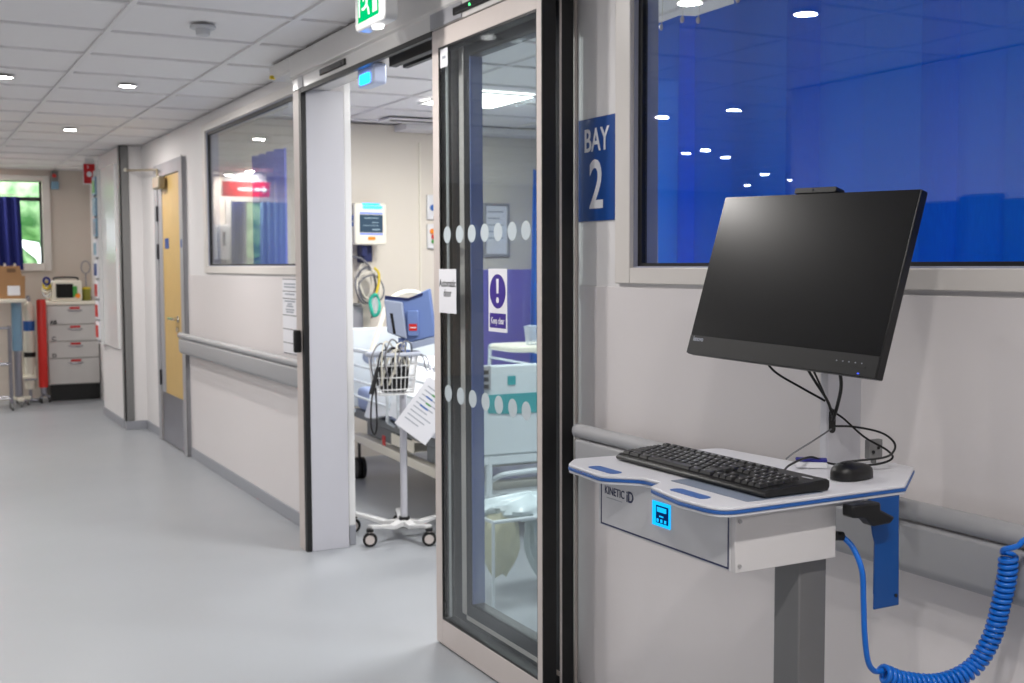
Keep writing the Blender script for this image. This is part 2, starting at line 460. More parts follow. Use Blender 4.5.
# blue curtain behind the right window, bunched in broad box pleats on hooks
crt = thing('privacy_curtain', 'bright blue pleated curtain hanging behind the window right of the bay sign', 'curtain', (2.2, 1.8, CZ))
fpx = [(3.125, 2.20), (3.00, 2.19), (2.985, 2.24), (2.76, 2.235), (2.70, 2.165), (2.48, 2.17), (2.43, 2.245), (2.245, 2.235), (2.185, 2.165), (2.01, 2.175),
       (1.955, 2.24), (1.80, 2.23), (1.76, 2.165), (1.60, 2.17), (1.56, 2.24), (1.40, 2.235), (1.35, 2.17), (1.1, 2.17), (1.05, 2.24), (.8, 2.23), (.75, 2.17), (.45, 2.17)]
foldy = [p[0] for p in fpx]; foldx = [p[1] for p in fpx]
def cf(u, v):
    k = u * (len(foldy) - 1); i = min(int(k), len(foldy) - 2); t = k - i
    y = foldy[i] * (1 - t) + foldy[i + 1] * t; x = foldx[i] * (1 - t) + foldx[i + 1] * t
    z = 0.28 + v * (2.172 - .28)
    x += .006 * math.sin(k * 2.1 + v * 4) * (1 - v)
    return (x, y, z)
B().sheet(cf, (len(foldy) - 1) * 4, 10, .003).build('cloth', CURT, crt, angle=20)
NET = mat('curtain_netting', (0.80, 0.82, 0.86), 0.8, alpha=0.8)
bb = B(); bb.box(2.185, 2.215, .45, 3.0, CZ - .025, CZ)
bb.build('track', WHITE_GLOSS, crt, bevel=.002)
for i in range(0, 22, 1):
    x, y = foldx[i], foldy[i]
    h = B(); h.tube([(2.2, y - .02, CZ - .02), (x, y - .02, 2.22), (x - .004, y - .022, 2.16)], .0013, 6)
    h.ball((x - .006, y - .022, 2.155), .007, .007, .011, 8, 6)
    h.build('hook', CREAM, crt)

# ------------------------------------------------------------------ end-wall window, curtain, greenery outside
b = B()
b.box(EW[0] - .08, EW[0], YE - .03, YE, EW[2] - .08, EW[3] + .06); b.box(EW[1], EW[1] + .075, YE - .03, YE, EW[2] - .08, EW[3] + .06)
b.box(EW[0], EW[1], YE - .03, YE, EW[3], EW[3] + .06); b.box(EW[0], EW[1], YE - .06, YE, EW[2] - .08, EW[2])
w3 = struct(b.build('window_3', FRAME_W, bevel=.004))
b = B(); b.box(EW[0], EW[1], YE + .06, YE + .10, 2.085, 2.125)
b.box(EW[1] - .02, EW[1], YE + .06, YE + .10, EW[2], EW[3]); b.box(EW[0], EW[0] + .02, YE + .06, YE + .10, EW[2], EW[3])
b.build('frame_bar', DARKG, w3)
b = B(); b.box(EW[0], EW[1], YE + .075, YE + .082, EW[2], EW[3]); b.build('pane', GLASS, w3)
b = B(); b.tube([(1.12, YE + .05, 1.78), (1.18, YE + .03, 1.71)], .01, 8); b.build('window_handle', DARKG, w3)
b = B(); q0, q1, q2, q3 = EW2
b.box(q0 - .06, q0, YE - .03, YE, q2 - .06, q3 + .06); b.box(q1, q1 + .06, YE - .03, YE, q2 - .06, q3 + .06); b.box(q0, q1, YE - .03, YE, q3, q3 + .06); b.box(q0, q1, YE - .06, YE, q2 - .06, q2)
w4 = struct(b.build('window_4', FRAME_W, bevel=.004))
b = B(); b.box(q0, q1, YE + .075, YE + .082, q2, q3); b.build('pane', GLASS, w4)
def far_curtain(name, xa, xb, label, cm=None, z0=1.36):
    def f(u, v):
        x = xa + (xb - xa) * u * (1 - .05 * v * 0)
        return (x + .02 * (1 - v), YE - .07 + .018 * math.sin(u * 26), z0 + v * (2.12 - z0))
    t = thing(name, label, 'curtain', ((xa + xb) / 2, YE - .07, 2.12), group=None)
    B().sheet(f, 60, 4, .004).build('cloth', cm or NAVYCURT, t)
    bb = B()
    for k in range(5):
        x = xa + (xb - xa) * (k + .5) / 5; bb.tube([(x, YE - .07, 2.118), (x, YE - .05, 2.14)], .003, 6)
    bb.tube([(xa, YE - .047, 2.14), (xb, YE - .047, 2.14)], .005, 8)
    bb.build('rail', CREAM, t); return t
far_curtain('window_curtain', .78, 1.18, 'dark blue curtain drawn across the window in the far end wall')
far_curtain('window_curtain', .23, .40, 'blue curtain left of the green strip in the reflection on the corridor window', NAVYCURT, 1.2)
far_curtain('window_curtain', -.24, .07, 'pale blue curtain right of the green strip in the reflection on the corridor window', LBLUE, 1.2)
t = thing('direction_sign', 'red ceiling-hung sign with white arrow, reflected in the corridor window', 'sign', (.42, 12.5, CZ))
b = B(); b.box(.15, .67, 12.49, 12.51, 2.14, 2.30); b.build('board', REDS, t)
b = B(); b.box(.22, .32, 12.485, 12.4895, 2.205, 2.235); b.prism([(.22, 2.18), (.22, 2.26), (.17, 2.22)], 'y', 12.485, 12.4895); b.box(.34, .50, 12.485, 12.4895, 2.20, 2.24); b.build('arrow', PAPER, t)
b = B(); b.box(.18, .64, 12.496, 12.504, 2.3005, 2.409); b.build('hanger', mat('hanger_clear', (.8, .8, .82), .2, alpha=.3), t)
t = thing('hand_dispenser', 'white double soap dispenser on the far wall, reflected in the corridor window', 'dispenser', (.55, YE, 1.6))
for xx in (.44, .575): b = B(); b.prism(rrect(xx, xx + .125, 1.46, 1.86, .02), 'y', YE - .10, YE - .0005); h_ = b.build('casing', WHITE_GLOSS, t, bevel=.01); q = B(); q.box(xx + .05, xx + .075, YE - .104, YE - .1003, 1.62, 1.78); q.build('window_slot', DARKG, h_)
hd = B()
random.seed(3)
for i in range(60):
    hd.ball((random.uniform(-4, 6), 17 + random.uniform(-.4, .4), random.uniform(0, 3.6)), random.uniform(.5, .9), .6, random.uniform(.5, .9), 10, 6)
tag(hd.build('hedge', FOL), 'pale green hedge outside the far window', 'hedge')
gd = B().box(-14, 14, YE + .4, 30, -.3, -.05); struct(gd.build('outdoor_ground', GREENP))

# ------------------------------------------------------------------ automatic sliding door
dr = thing('automatic_door', 'glazed automatic sliding door with silver frame across the bay entrance', 'door', (1.78, 3.5, 0))
# header beam
prof = [(1.722, 2.405), (1.722, 2.300), (1.735, 2.292), (1.737, 2.238), (1.883, 2.238), (1.883, 2.405)]
hb = B(); hb.prism(prof, 'y', 2.2, 5.52)
header = hb.build('header_cover', HEADER, dr, bevel=.003)
hb = B(); hb.prism([(1.722, 2.405), (1.722, 2.345), (1.735, 2.335), (1.883, 2.335), (1.883, 2.405)], 'y', 5.521, 5.86); hb.build('header_end', HEADER, dr, bevel=.003)
hb = B(); hb.box(1.732, 1.7369, 5.36, 5.43, 2.24, 2.297); hb.box(1.732, 1.7369, 3.62, 3.88, 2.24, 2.297)
hb.build('header_joint', GREY_M, dr)
for ya, yb in ((4.77, 5.10), (3.40, 3.68)):
    s = B(); s.box(1.727, 1.7385, ya, yb, 2.254, 2.282)
    ss = s.build('motion_sensor', BLACK, dr, bevel=.004)
    for k in range(3):
        z = 2.258 + k * .008
        B().box(1.7245, 1.7271, ya + .04, yb - .03, z, z + .0035).build('sensor_slot', DARKG, ss)
    B().box(1.7235, 1.7274, (ya + yb) / 2 - .004, (ya + yb) / 2 + .004, 2.263, 2.270).build('indicator', TINYG if ya < 4 else DARKG, ss)
B().cyl((1.73, 5.80, 2.345), (1.705, 5.80, 2.345), .011, .009).build('screw_cap', YELLOW, dr)
# dark running track under the header
hb = B(); hb.box(1.7365, 1.757, 3.88, 5.40, 2.218, 2.2378); hb.box(1.80, 1.83, 3.1, 4.44, 2.20, 2.238); hb.box(1.86, 1.882, 3.145, 4.44, 2.20, 2.238)
hb.build('track', RUBBER, dr)
# leaves
def leaf(x0, x1, y0, y1, z0, z1, nm, st=.052, rs=.030, bt=.094, tp=.064, mt=None):
    b = B(); c = x0 + .0065
    b.box(x0, x1, y1 - st, y1, z0, z1); b.box(x0, x1, y0, y0 + rs, z0, z1)
    b.box(x0, x1, y0 + rs, y1 - st, z0, z0 + bt); b.box(x0, x1, y0 + rs, y1 - st, z1 - tp, z1)
    L = b.build(nm, mt or ALU, dr, bevel=.0015)
    g = B(); s = .008
    g.box(x0 + .001, x1 - .001, y1 - st - s, y1 - st, z0 + bt, z1 - tp); g.box(x0 + .001, x1 - .001, y0 + rs, y0 + rs + .003, z0 + bt, z1 - tp)
    g.box(x0 + .001, x1 - .001, y0 + rs + .003, y1 - st - s, z0 + bt, z0 + bt + s); g.box(x0 + .001, x1 - .001, y0 + rs + .003, y1 - st - s, z1 - tp - s, z1 - tp)
    g.build('gasket', RUBBER, L)
    B().box(c - .003, c + .003, y0 + rs + .003, y1 - st - s, z0 + bt + s, z1 - tp - s).build('pane', GLASSD, L)
    return L
L1 = leaf(1.735, 1.783, 3.072, 3.870, .006, 2.232, 'sliding_leaf')
B().box(1.7355, 1.783, 3.067, 3.0715, .006, 2.232).build('end_seal', RUBBER, L1)
L2 = leaf(1.797, 1.845, 3.072, 3.868, .006, 2.198, 'fixed_sidelight', st=.166, bt=.165, mt=DARKG)
B().box(1.803, 1.845, 3.067, 3.0715, .006, 2.198).build('end_seal', RUBBER, L2)
B().box(1.797, 1.8025, 3.066, 3.0715, .006, 2.198).build('edge_strip', ALU, L2)
# inner stile bars of the fixed leaf seen through the front glass
b = B(); b.box(1.7955, 1.845, 3.8685, 3.878, .006, 2.198); b.build('stile_edge', ALU, L2)
b = B(); b.box(1.7955, 1.7968, 3.738, 3.774, .128, 2.19); b.build('stile_trim', ALU, L2)
b = B(); b.box(1.7955, 1.7968, 3.072, 3.738, .112, .128); b.build('rail_trim', ALU, L2)
b = B(); b.box(1.7975, 1.8445, 3.686, 3.6935, .18, 2.125); b.build('stile_inner_face', ALU_BLUE_REFL, L2)  # thin lining that carries the stile's blue reflection as colour
b = B(); b.box(1.760, 1.768, 3.8040, 3.8095, .1, 2.16); b.build('glazing_bead', WHITE_GLOSS, L1)
b = B(); b.box(1.872, 1.8835, 3.106, 3.141, 0, 2.237); b.build('jamb', ALU, dr, bevel=.002)
# frosted dots on the front leaf
for zc in (1.505, .940):
    g = B()
    for k in range(8):
        y = (3.757, 3.655, 3.559, 3.461, 3.364, 3.267, 3.176, 3.120)[k]
        if k < 7: g.cyl((1.7379, y, zc), (1.7374, y, zc), .030, n=28)
    o = g.build('frosted_dots', FROST, L1); o['kind'] = 'stuff'
# left door post
b = B(); b.box(1.735, 1.883, 5.433, 5.52, 0, 2.236); b.build('post', ALU, dr, bevel=.002)
b = B(); b.box(1.7355, 1.760, 5.400, 5.4325, 0, 2.236); b.build('post_seal', RUBBER, dr)
b = B(); b.prism(rrect(5.441, 5.470, .975, 1.085, .012), 'x', 1.7, 1.735); b.build('latch_cover', RUBBER, dr, bevel=.006)
b = B(); b.box(1.7605, 1.950, 5.40, 5.4325, 0, 2.2375); b.build('reveal_lining', mat('reveal_sheet', (.76, .76, .79), .3, noise=.02), dr, bevel=.002)
b = B(); b.box(XB + .0005, 2.0, 5.44, 5.50, .10, 2.3); struct(b.build('trim_5', WHITE_GLOSS, bevel=.002))
b = B(); b.box(XB + .0005, 2.0, 5.436, 5.50, 0, .0995); struct(b.build('baseboard_bay', SKIRT, bevel=.002))
# signs stuck on the leaf
t = thing('door_notice', 'small white paper notice reading Automatic door, stuck on the sliding glass leaf', 'notice', (1.738, 3.75, 1.305))
B().box(1.7345, 1.7349, 3.679, 3.824, 1.227, 1.384).build('paper', PAPER, t)
text_part('lettering', 'Automatic\ndoor', .037, wallM(1.7343, 3.752, 1.315), PRINTK, t, .0002, .88, bold=.0007)
t = thing('keep_clear_sign', 'white and purple Keep clear sign with exclamation mark on the door glass', 'sign', (1.738, 3.37, 1.28))
KX = 1.7378
B().box(KX - .0004, KX, 3.302, 3.434, 1.179, 1.386).build('backing', PAPER, t)
KY = 3.368
g = B(); g.cyl((KX - .0005, KY, 1.312), (KX - .0009, KY, 1.312), .056, n=40)
g.build('warning_disc', PURPLE, t)
g = B(); g.box(KX - .0009, KX - .0005, KY - .057, KY + .057, 1.192, 1.240); g.build('text_band', PURPLE, t)
g = B(); g.prism([(KY + .007, 1.305), (KY - .007, 1.305), (KY - .009, 1.353), (KY + .009, 1.353)], 'x', KX - .0014, KX - .0010)
g.build('exclamation_mark', PAPER, t)
g = B(); g.cyl((KX - .0010, KY, 1.283), (KX - .0014, KY, 1.283), .010, n=20); g.build('exclamation_dot', PAPER, t)
text_part('lettering', 'Keep clear', .030, wallM(KX - .0013, KY, 1.215), PAPER, t, .0002, .72, bold=.0004)
t = thing('glass_sticker', 'tiny white sticker with grey print in the upper corner of the sliding glass leaf', 'sticker', (1.738, 3.79, 2.13))
B().box(1.7375, 1.738, 3.743, 3.805, 2.095, 2.160).build('label_film', PAPER, t)
b = B(); b.box(1.7371, 1.7374, 3.760, 3.788, 2.124, 2.134); b.build('grey_print', PRINTG, t)

# exit sign over the door
ex = thing('exit_sign', 'white illuminated emergency exit sign with green running figure under the ceiling', 'sign', (1.525, 3.88, CZ))
b = B(); b.prism(rrect(3.741, 4.023, 2.236, 2.395, .022), 'x', 1.50, 1.553); b.build('housing', WHITE_GLOSS, ex, bevel=.006)
b = B(); b.box(1.515, 1.54, 3.80, 3.96, 2.395, 2.4095); b.build('mount', WHITE_GLOSS, ex)
b = B(); b.box(1.4982, 1.5002, 3.79, 3.985, 2.262, 2.385); b.build('green_panel', EXITG, ex)
g = B(); X0, X1 = 1.4968, 1.498
g.box(X0, X1, 3.965, 3.975, 2.28, 2.37)
g.box(X0, X1, 3.80, 3.84, 2.275, 2.37)
g.cyl((X0, 3.90, 2.360), (X1, 3.90, 2.360), .009)
g.prism([(3.91, 2.35), (3.885, 2.345), (3.89, 2.315), (3.905, 2.318)], 'x', X0, X1)
g.prism([(3.905, 2.318), (3.893, 2.315), (3.875, 2.295), (3.87, 2.275), (3.882, 2.275), (3.887, 2.29)], 'x', X0, X1)
g.prism([(3.905, 2.318), (3.90, 2.305), (3.925, 2.297), (3.945, 2.30), (3.945, 2.308), (3.925, 2.308)], 'x', X0, X1)
g.prism([(3.905, 2.347), (3.91, 2.338), (3.932, 2.328), (3.935, 2.335)], 'x', X0, X1)
g.prism([(3.888, 2.345), (3.885, 2.336), (3.865, 2.325), (3.862, 2.332)], 'x', X0, X1)
g.build('running_figure', EXITW, ex)
B().lathe([(.001, -.012), (.018, -.010), (.02, 0)], (1.525, 3.86, 2.236), sy=1.6).build('lamp_lens', emit_mat('exit_lens', (1, 1, 1), 2.0), ex)

# blue call light above the opening, bay side
cl = thing('call_light', 'small translucent call lamp glowing blue under the door header', 'lamp', (1.80, 4.62, 2.2))
b = B(); b.prism(rrect(4.55, 4.74, 2.150, 2.2365, .014), 'x', 1.775, 1.835); b.build('housing', mat('lamp_cover', (.78, .82, .93), .3, noise=.03), cl, bevel=.008)
b = B(); b.prism(rrect(4.59, 4.70, 2.158, 2.200, .01), 'x', 1.769, 1.7745); b.build('led_window', LEDBLUE, cl)
# ------------------------------------------------------------------ handrails
def rail(nm, y0, y1, label):
    t = thing(nm, label, 'handrail', (1.85, (y0 + y1) / 2, 0.84))
    pr = []
    for k in range(13):       # tube bulging out at the top
        a = math.radians(-130 + 300 * k / 12 - 90)
        pr.append((1.815 + .021 * math.cos(a), .895 + .021 * math.sin(a)))
    b = B(); b.prism([(1.815 + .021 * math.cos(2 * PI * k / 20), .897 + .021 * math.sin(2 * PI * k / 20)) for k in range(20)], 'y', y0, y1)
    b.build('grip', GREY, t)
    b = B(); b.prism([(1.800, .868), (1.806, .874), (1.879, .874), (1.879, .765), (1.82, .765), (1.806, .775), (1.800, .79)], 'y', y0, y1)
    b.build('bumper', GREY, t, bevel=.003)
    n = max(2, int((y1 - y0) / .8) + 1)
    for k in range(n):
        y = y0 + .08 + (y1 - y0 - .16) * k / (n - 1)
        q = B(); q.prism([(1.815, .889), (1.879, .889), (1.879, .874), (1.815, .874)], 'y', y - .02, y + .02)
        q.build('bracket', GREY_D, t)
    for yy in (y0 - .006, y1):
        q = B(); q.prism([(1.815 + .022 * math.cos(2 * PI * k / 20), .897 + .022 * math.sin(2 * PI * k / 20)) for k in range(20)], 'y', yy, yy + .006)
        q.build('end_cap', GREY_M, t)
    return t
rail('handrail', -2.0, 2.985, 'grey wall handrail running behind the computer cart')
rail('handrail', 5.53, 8.53, 'grey wall handrail between the yellow door and the bay entrance')

# notice beside the entrance
t = thing('wall_notice', 'tall narrow white information notice on the wall left of the bay entrance', 'notice', (XW - .006, 6.08, 1.12))
B().box(XW - .0062, XW - .0045, 5.955, 6.215, .918, 1.328).build('paper', PAPER, t)
g = B(); z = 1.326
for dz in (.0, .065, .105, .195, .27, .345, .402):
    g.box(XW - .0066, XW - .0062, 5.957, 6.213, z - dz - .004, z - dz)
g.box(XW - .0068, XW - .0062, 5.955, 5.962, .918, 1.328)
g.build('border', DARKG, t)
g = B(); random.seed(5)
for zz, w in ((1.298, .20), (1.282, .20), (1.243, .17), (1.205, .19), (1.19, .08), (1.178, .12), (1.160, .15), (1.147, .13)):
    g.box(XW - .0066, XW - .0062, 6.085 - w / 2, 6.085 + w / 2, zz - .004, zz + .004)
g.build('text_lines', PRINTG, t)

# BAY 2 sign
t = thing('bay_sign', 'navy blue BAY 2 sign in white lettering on the wall beside the window', 'sign', (XW, 3.0, 1.68))
B().box(XW - .0055, XW - .0002, 2.886, 3.093, 1.530, 1.840).build('plate', NAVY, t, bevel=.001)
text_part('lettering', 'BAY', .098, wallM(XW - .006, 2.990, 1.770), PAPER, t, .0005, .78, bold=.0012)
text_part('numeral', '2', .205, wallM(XW - .006, 2.990, 1.632), PAPER, t, .0005, .80, bold=.003)

# ------------------------------------------------------------------ yellow door
b = B(); y0, y1 = DOORY
b.box(XW - .03, XB - .02, y0 - .10, y0 + .012, 0, 2.19); b.box(XW - .03, XB - .02, y1 - .012, y1 + .09, 0, 2.19); b.box(XW - .03, XB - .02, y0 + .012, y1 - .012, 2.09, 2.19)
d1 = struct(b.build('door_1', GREY_M, bevel=.004))
B().box(XW - .032, XW - .0302, y0 - .115, y0 - .1, 0, 2.2).build('edge_trim', GREY_D, d1)
b = B(); b.box(XW - .015, XW + .03, y0 + .014, y1 - .014, .008, 2.088); b.build('door_leaf', WOOD, d1)
b = B(); b.box(XW - .018, XW - .0152, y0 + .03, y1 - .03, .01, .40); b.build('kick_plate', STEEL, d1)
b = B(); b.box(XW - .018, XW - .0152, y1 - .16, y1 - .018, .40, 2.08); b.build('edge_plate', GREY_M, d1)
b = B(); b.cyl((XW - .015, 8.84, 1.0), (XW - .06, 8.84, 1.0), .012); b.tube([(XW - .06, 8.83, 1.0), (XW - .062, 8.97, 1.0)], .010, 10)
b.cyl((XW - .0155, 8.84, 1.0), (XW - .022, 8.84, 1.0), .026); b.build('door_handle', CHROME, d1)
b = B(); b.cyl((XW - .0155, 8.84, .92), (XW - .03, 8.84, .92), .022); b.build('lock', CHROME, d1)
for zh in (.45, 1.45, 1.75):
    B().cyl((XW - .026, y1 - .012, zh), (XW - .026, y1 - .012, zh + .12), .011).build('hinge', DARKG, d1)
b = B(); b.box(XW - .0172, XW - .0152, 9.12, 9.26, 1.53, 1.61); b.build('blue_plate', NAVY, d1)
b = B(); b.box(XW - .0325, XW - .0302, y0 - .06, y0 - .02, 1.53, 1.59); b.build('blue_label', NAVY, d1)
t = thing('door_closer', 'metal door closer with long hold-open arm above the yellow door', 'door closer', (XW - .06, 9.3, 2.05))
b = B(); b.prism(rrect(9.12, 9.36, 1.99, 2.085, .02), 'x', XW - .085, XW - .032); b.build('body', mat('closer_metal', (.60, .57, .50), .35, metal=.4), t, bevel=.01)
b = B(); b.tube([(XW - .06, 9.28, 2.086), (XW - .06, 9.28, 2.14), (1.76, 10.21, 2.20)], .009, 8); b.build('arm', mat('closer_arm', (.72, .66, .55), .3, metal=.6), t)
b = B(); b.ball((1.748, 10.215, 2.205), .016); b.build('arm_pivot', CREAM, t)

# literature / glove dispenser column on the pilaster
t = thing('dispenser_rack', 'tall white wall rack of small red and blue labelled boxes on the pilaster', 'dispenser', (1.69, 10.9, .7))
b = B(); b.box(1.690, 1.7148, 10.45, 11.40, .68, 2.28); b.build('back_board', WHITE_GLOSS, t, bevel=.004)
b = B(); b.box(1.66, 1.6898, 11.18, 11.19, .68, 2.28); b.box(1.66, 1.6898, 11.39, 11.40, .68, 2.28); b.box(1.66, 1.6898, 11.19, 11.39, .68, .69); b.build('frame', WHITE_GLOSS, t)
cols = [REDP, REDP, REDS, NAVY, LBLUE, PRINTG, LBLUE, GREENP]
for k in range(8):
    z0 = .72 + k * .19
    q = B(); q.box(1.645, 1.6895, 11.20, 11.38, z0, z0 + .165); pk = q.build('box_slot', PAPER if k < 5 else LBLUE, t, bevel=.003)
    q = B(); q.box(1.640, 1.6448, 11.23, 11.36, z0 + .02, z0 + .13); q.build('front_label', cols[k], pk)
# ------------------------------------------------------------------ ceiling fittings
dl = [(1.195, 6.85), (.555, 6.82), (1.19, 9.21), (.55, 9.2), (1.06, 3.70), (.52, 3.65), (.95, .55), (.3, .55), (1.1, -1.9), (.3, -1.9),
      (-1.10, 6.12), (-.89, 6.63), (-2.6, 8.38), (-2.61, 8.68), (-3.19, 8.84), (-4.92, 10.33), (-5.85, 10.92), (-5.93, 11.87), (-1.0, 3.2), (-3.0, 5.0), (-3.0, 2.0), (-4.0, 7.0), (.39, 12.4), (.45, 13.0), (-.5, 12.0),
      (-1.0, 11.0), (-1.0, .5), (-3.0, -1.5), (-5.5, 5.5), (-5.5, 1.5)]  # some of the unseen downlights are added only for their light
words = {0: 'round recessed downlight in the corridor ceiling, nearest the smoke detector', 1: 'round recessed downlight at the left edge of the picture, level with the nearest one',
         2: 'small round recessed downlight deeper along the corridor ceiling above the yellow door'}
proto = None
LIGHTS = []
for i, (x, y) in enumerate(dl):
    lab = words.get(i, 'round recessed downlight out of direct view in the ceiling')
    if proto is None:
        proto = thing('downlight', lab, 'ceiling light', (x, y, CZ), group='recessed corridor downlights')
        q = B(); q.lathe([(.044, -.004), (.054, -.003), (.056, -.0003), (.040, -.0002)], (x, y, CZ), 32); q.build('trim_ring', WHITE_GLOSS, proto)
        q = B(); q.lathe([(.001, -.0052), (.038, -.0050), (.0435, -.0042)], (x, y, CZ), 32); q.build('lens', LEDW, proto)
    else:
        if i >= 21: lab = 'round recessed downlight out of direct view in the ceiling'
        dup(proto, (x, y, CZ), lab)
    LIGHTS.append((x, y))
# bay panels
def panel(x0, x1, y0, y1, label, p=None):
    t = thing('ceiling_light_panel', label, 'ceiling light', ((x0 + x1) / 2, (y0 + y1) / 2, CZ), group='square light panels in the bay ceiling')
    q = B(); q.box(x0 - .02, x1 + .02, y0 - .02, y0, CZ - .008, CZ - .0003); q.box(x0 - .02, x1 + .02, y1, y1 + .02, CZ - .008, CZ - .0003)
    q.box(x0 - .02, x0, y0, y1, CZ - .008, CZ - .0003); q.box(x1, x1 + .02, y0, y1, CZ - .008, CZ - .0003)
    q.build('rim', WHITE_GLOSS, t)
    q = B(); q.box(x0, x1, y0, y1, CZ - .006, CZ - .0004); q.build('diffuser', PANELW, t)
panel(2.95, 3.44, 6.17, 6.75, 'square bright light panel in the bay ceiling seen through the middle of the glass leaf')
panel(2.34, 2.92, 4.14, 4.38, 'square bright light panel in the bay ceiling at the top right of the glass leaf')
panel(5.0, 5.58, 4.5, 5.1, 'square light panel deep in the bay behind the blue curtain')
panel(3.6, 4.2, 1.5, 2.1, 'square light panel behind the blue curtain of the window')
t = thing('air_vent', 'thin dark slot air vent in the bay ceiling', 'vent', (3.2, 7.5, CZ))
VN = COL.objects[-1] if False else t
q = B(); q.box(2.93, 3.45, 7.36, 7.42, CZ - .01, CZ - .0003); q.box(2.93, 3.45, 7.52, 7.58, CZ - .01, CZ - .0003); q.box(2.93, 2.97, 7.42, 7.52, CZ - .01, CZ - .0003); q.box(3.41, 3.45, 7.42, 7.52, CZ - .01, CZ - .0003); q.build('frame', TBAR, t)
q = B(); q.box(2.97, 3.41, 7.42, 7.52, CZ - .004, CZ - .0003); q.build('slot', MDARK, t)
t.location = (3.30, 7.62, CZ)
# smoke detector
t = thing('smoke_detector', 'grey flat ceiling smoke detector near the door header', 'detector', (1.19, 5.02, CZ))
B().lathe([(.046, -.012), (.054, -.008), (.054, -.0003)], (1.19, 5.02, CZ), 32).build('base', DETG, t)
B().lathe([(.022, -.040), (.028, -.037), (.032, -.0125)], (1.19, 5.02, CZ), 24).build('sensor_head', DETG, t)
for o in t.children: pass

# ------------------------------------------------------------------ far end of the corridor
t = thing('drawer_cabinet', 'grey white cabinet with four labelled drawers against the far wall', 'cabinet', (1.66, 12.85, 0))
X0, X1, Y0, Y1 = 1.370, 1.875, 12.75, 13.15
b = B(); b.box(X0, X1, Y0 + .02, Y1, .17, 1.0); b.build('body', mat('cabinet_grey', (.72, .71, .70), .4, noise=.03), t, bevel=.004)
b = B(); b.box(X0 - .01, X1, Y0, Y1, 1.0, 1.035); b.build('worktop', CREAM, t, bevel=.004)
b = B(); b.box(X0 + .02, X1, Y0 + .07, Y1, 0, .1695); b.build('plinth', BLACK, t)
zs = [(.80, .985), (.625, .79), (.45, .615), (.18, .44)]
for k, (z0, z1) in enumerate(zs):
    q = B(); q.box(X0 + .008, X1 - .004, Y0, Y0 + .0195, z0, z1); dd = q.build('drawer', mat('drawer_front_%d' % k, (.77, .76, .75), .38, noise=.02), t, bevel=.003)
    q = B(); q.tube([(1.57, Y0 - .0, z1 - .04), (1.60, Y0 - .022, z1 - .05), (1.68, Y0 - .022, z1 - .05), (1.71, Y0, z1 - .04)], .006, 8); q.build('drawer_handle', STEEL, dd)
    q = B(); q.box(1.59, 1.69, Y0 - .002, Y0 - .0001, z1 - .032, z1 - .008); q.build('red_label', REDS, dd)
for s, zz in (('AB', .82), ('C', .65), ('D', .475)):
    text_part('lettering', s, .055, faceM(1.43, Y0 - .0008, zz), PRINTK, t, .0004, bold=.002)
t = thing('defibrillator', 'cream portable monitor with dark screen on top of the drawer cabinet', 'monitor', (1.58, 12.9, 1.0355))
b = B(); b.prism(rrect(1.43, 1.725, 1.036, 1.25, .025), 'y', 12.80, 13.0); b.build('body', CREAM, t, bevel=.01)
b = B(); b.box(1.47, 1.635, 12.795, 12.7995, 1.07, 1.215); b.build('screen', BLACK_S, t)
b = B(); b.box(1.635, 1.675, 12.792, 12.7995, 1.08, 1.19); b.build('control_strip', GREENP, t)
b = B(); b.cyl((1.68, 12.7995, 1.09), (1.68, 12.78, 1.09), .025); b.build('dial', ORANGE, t)
b = B(); b.tube(smooth_pts([(1.46, 12.9, 1.25), (1.47, 12.9, 1.275), (1.58, 12.9, 1.283), (1.69, 12.9, 1.275), (1.70, 12.9, 1.25)]), .009, 8); b.build('carry_handle', DARKG, t)
t = thing('cable_bundle', 'tangle of blue yellow and clear leads beside the portable monitor', 'leads', (1.41, 12.88, 1.0355))
for k, (m_, z) in enumerate(((NAVYCURT, 1.245), (YELLOW, 1.20), (CLEARP, 1.12), (CREAM, 1.16))):
    q = B(); pts = [(1.385 + .028 * math.cos(a) * (1 + .1 * k), 12.82 + .012 * k + .03 * math.sin(a * .7), z - .0 + .035 * math.sin(a)) for a in [2 * PI * j / 14 for j in range(14)]]
    q.tube(pts, .012, 8, closed=True); q.build('lead_coil', m_, t)
q = B(); q.tube([(1.395, 12.86, 1.04), (1.395, 12.86, 1.23)], .014, 10); q.build('stand_post', CREAM, t)
t = thing('sharps_tub', 'small yellow-green tub at the right end of the drawer cabinet', 'tub', (1.78, 12.9, 1.0355))
b = B(); b.lathe([(.040, 0), (.045, .10), (.047, .12)], (1.78, 12.9, 1.036)); b.build('tub', mat('tub_olive', (.55, .55, .20), .4, noise=.05), t)
b = B(); b.lathe([(.050, 0), (.048, .015), (.01, .022)], (1.78, 12.9, 1.157)); b.build('lid', YELLOW, t)
t = thing('examination_lamp', 'thin grey looped wire stand rising behind the yellow tub', 'stand', (1.82, 13.05, 1.0355))
b = B(); b.tube([(1.80, 13.05, 1.036), (1.80, 13.05, 1.32)], .007, 8); b.build('stem', STEEL, t)
b = B(); b.tube([(1.80 + .045 * math.sin(a), 13.05, 1.385 + .065 * math.cos(a)) for a in [2 * PI * j / 24 for j in range(24)]], .006, 8, closed=True); b.build('hoop', STEEL, t)
b = B(); b.lathe([(.05, 0), (.045, .012), (.01, .02)], (1.80, 13.05, 1.036)); b.build('foot', DARKG, t)
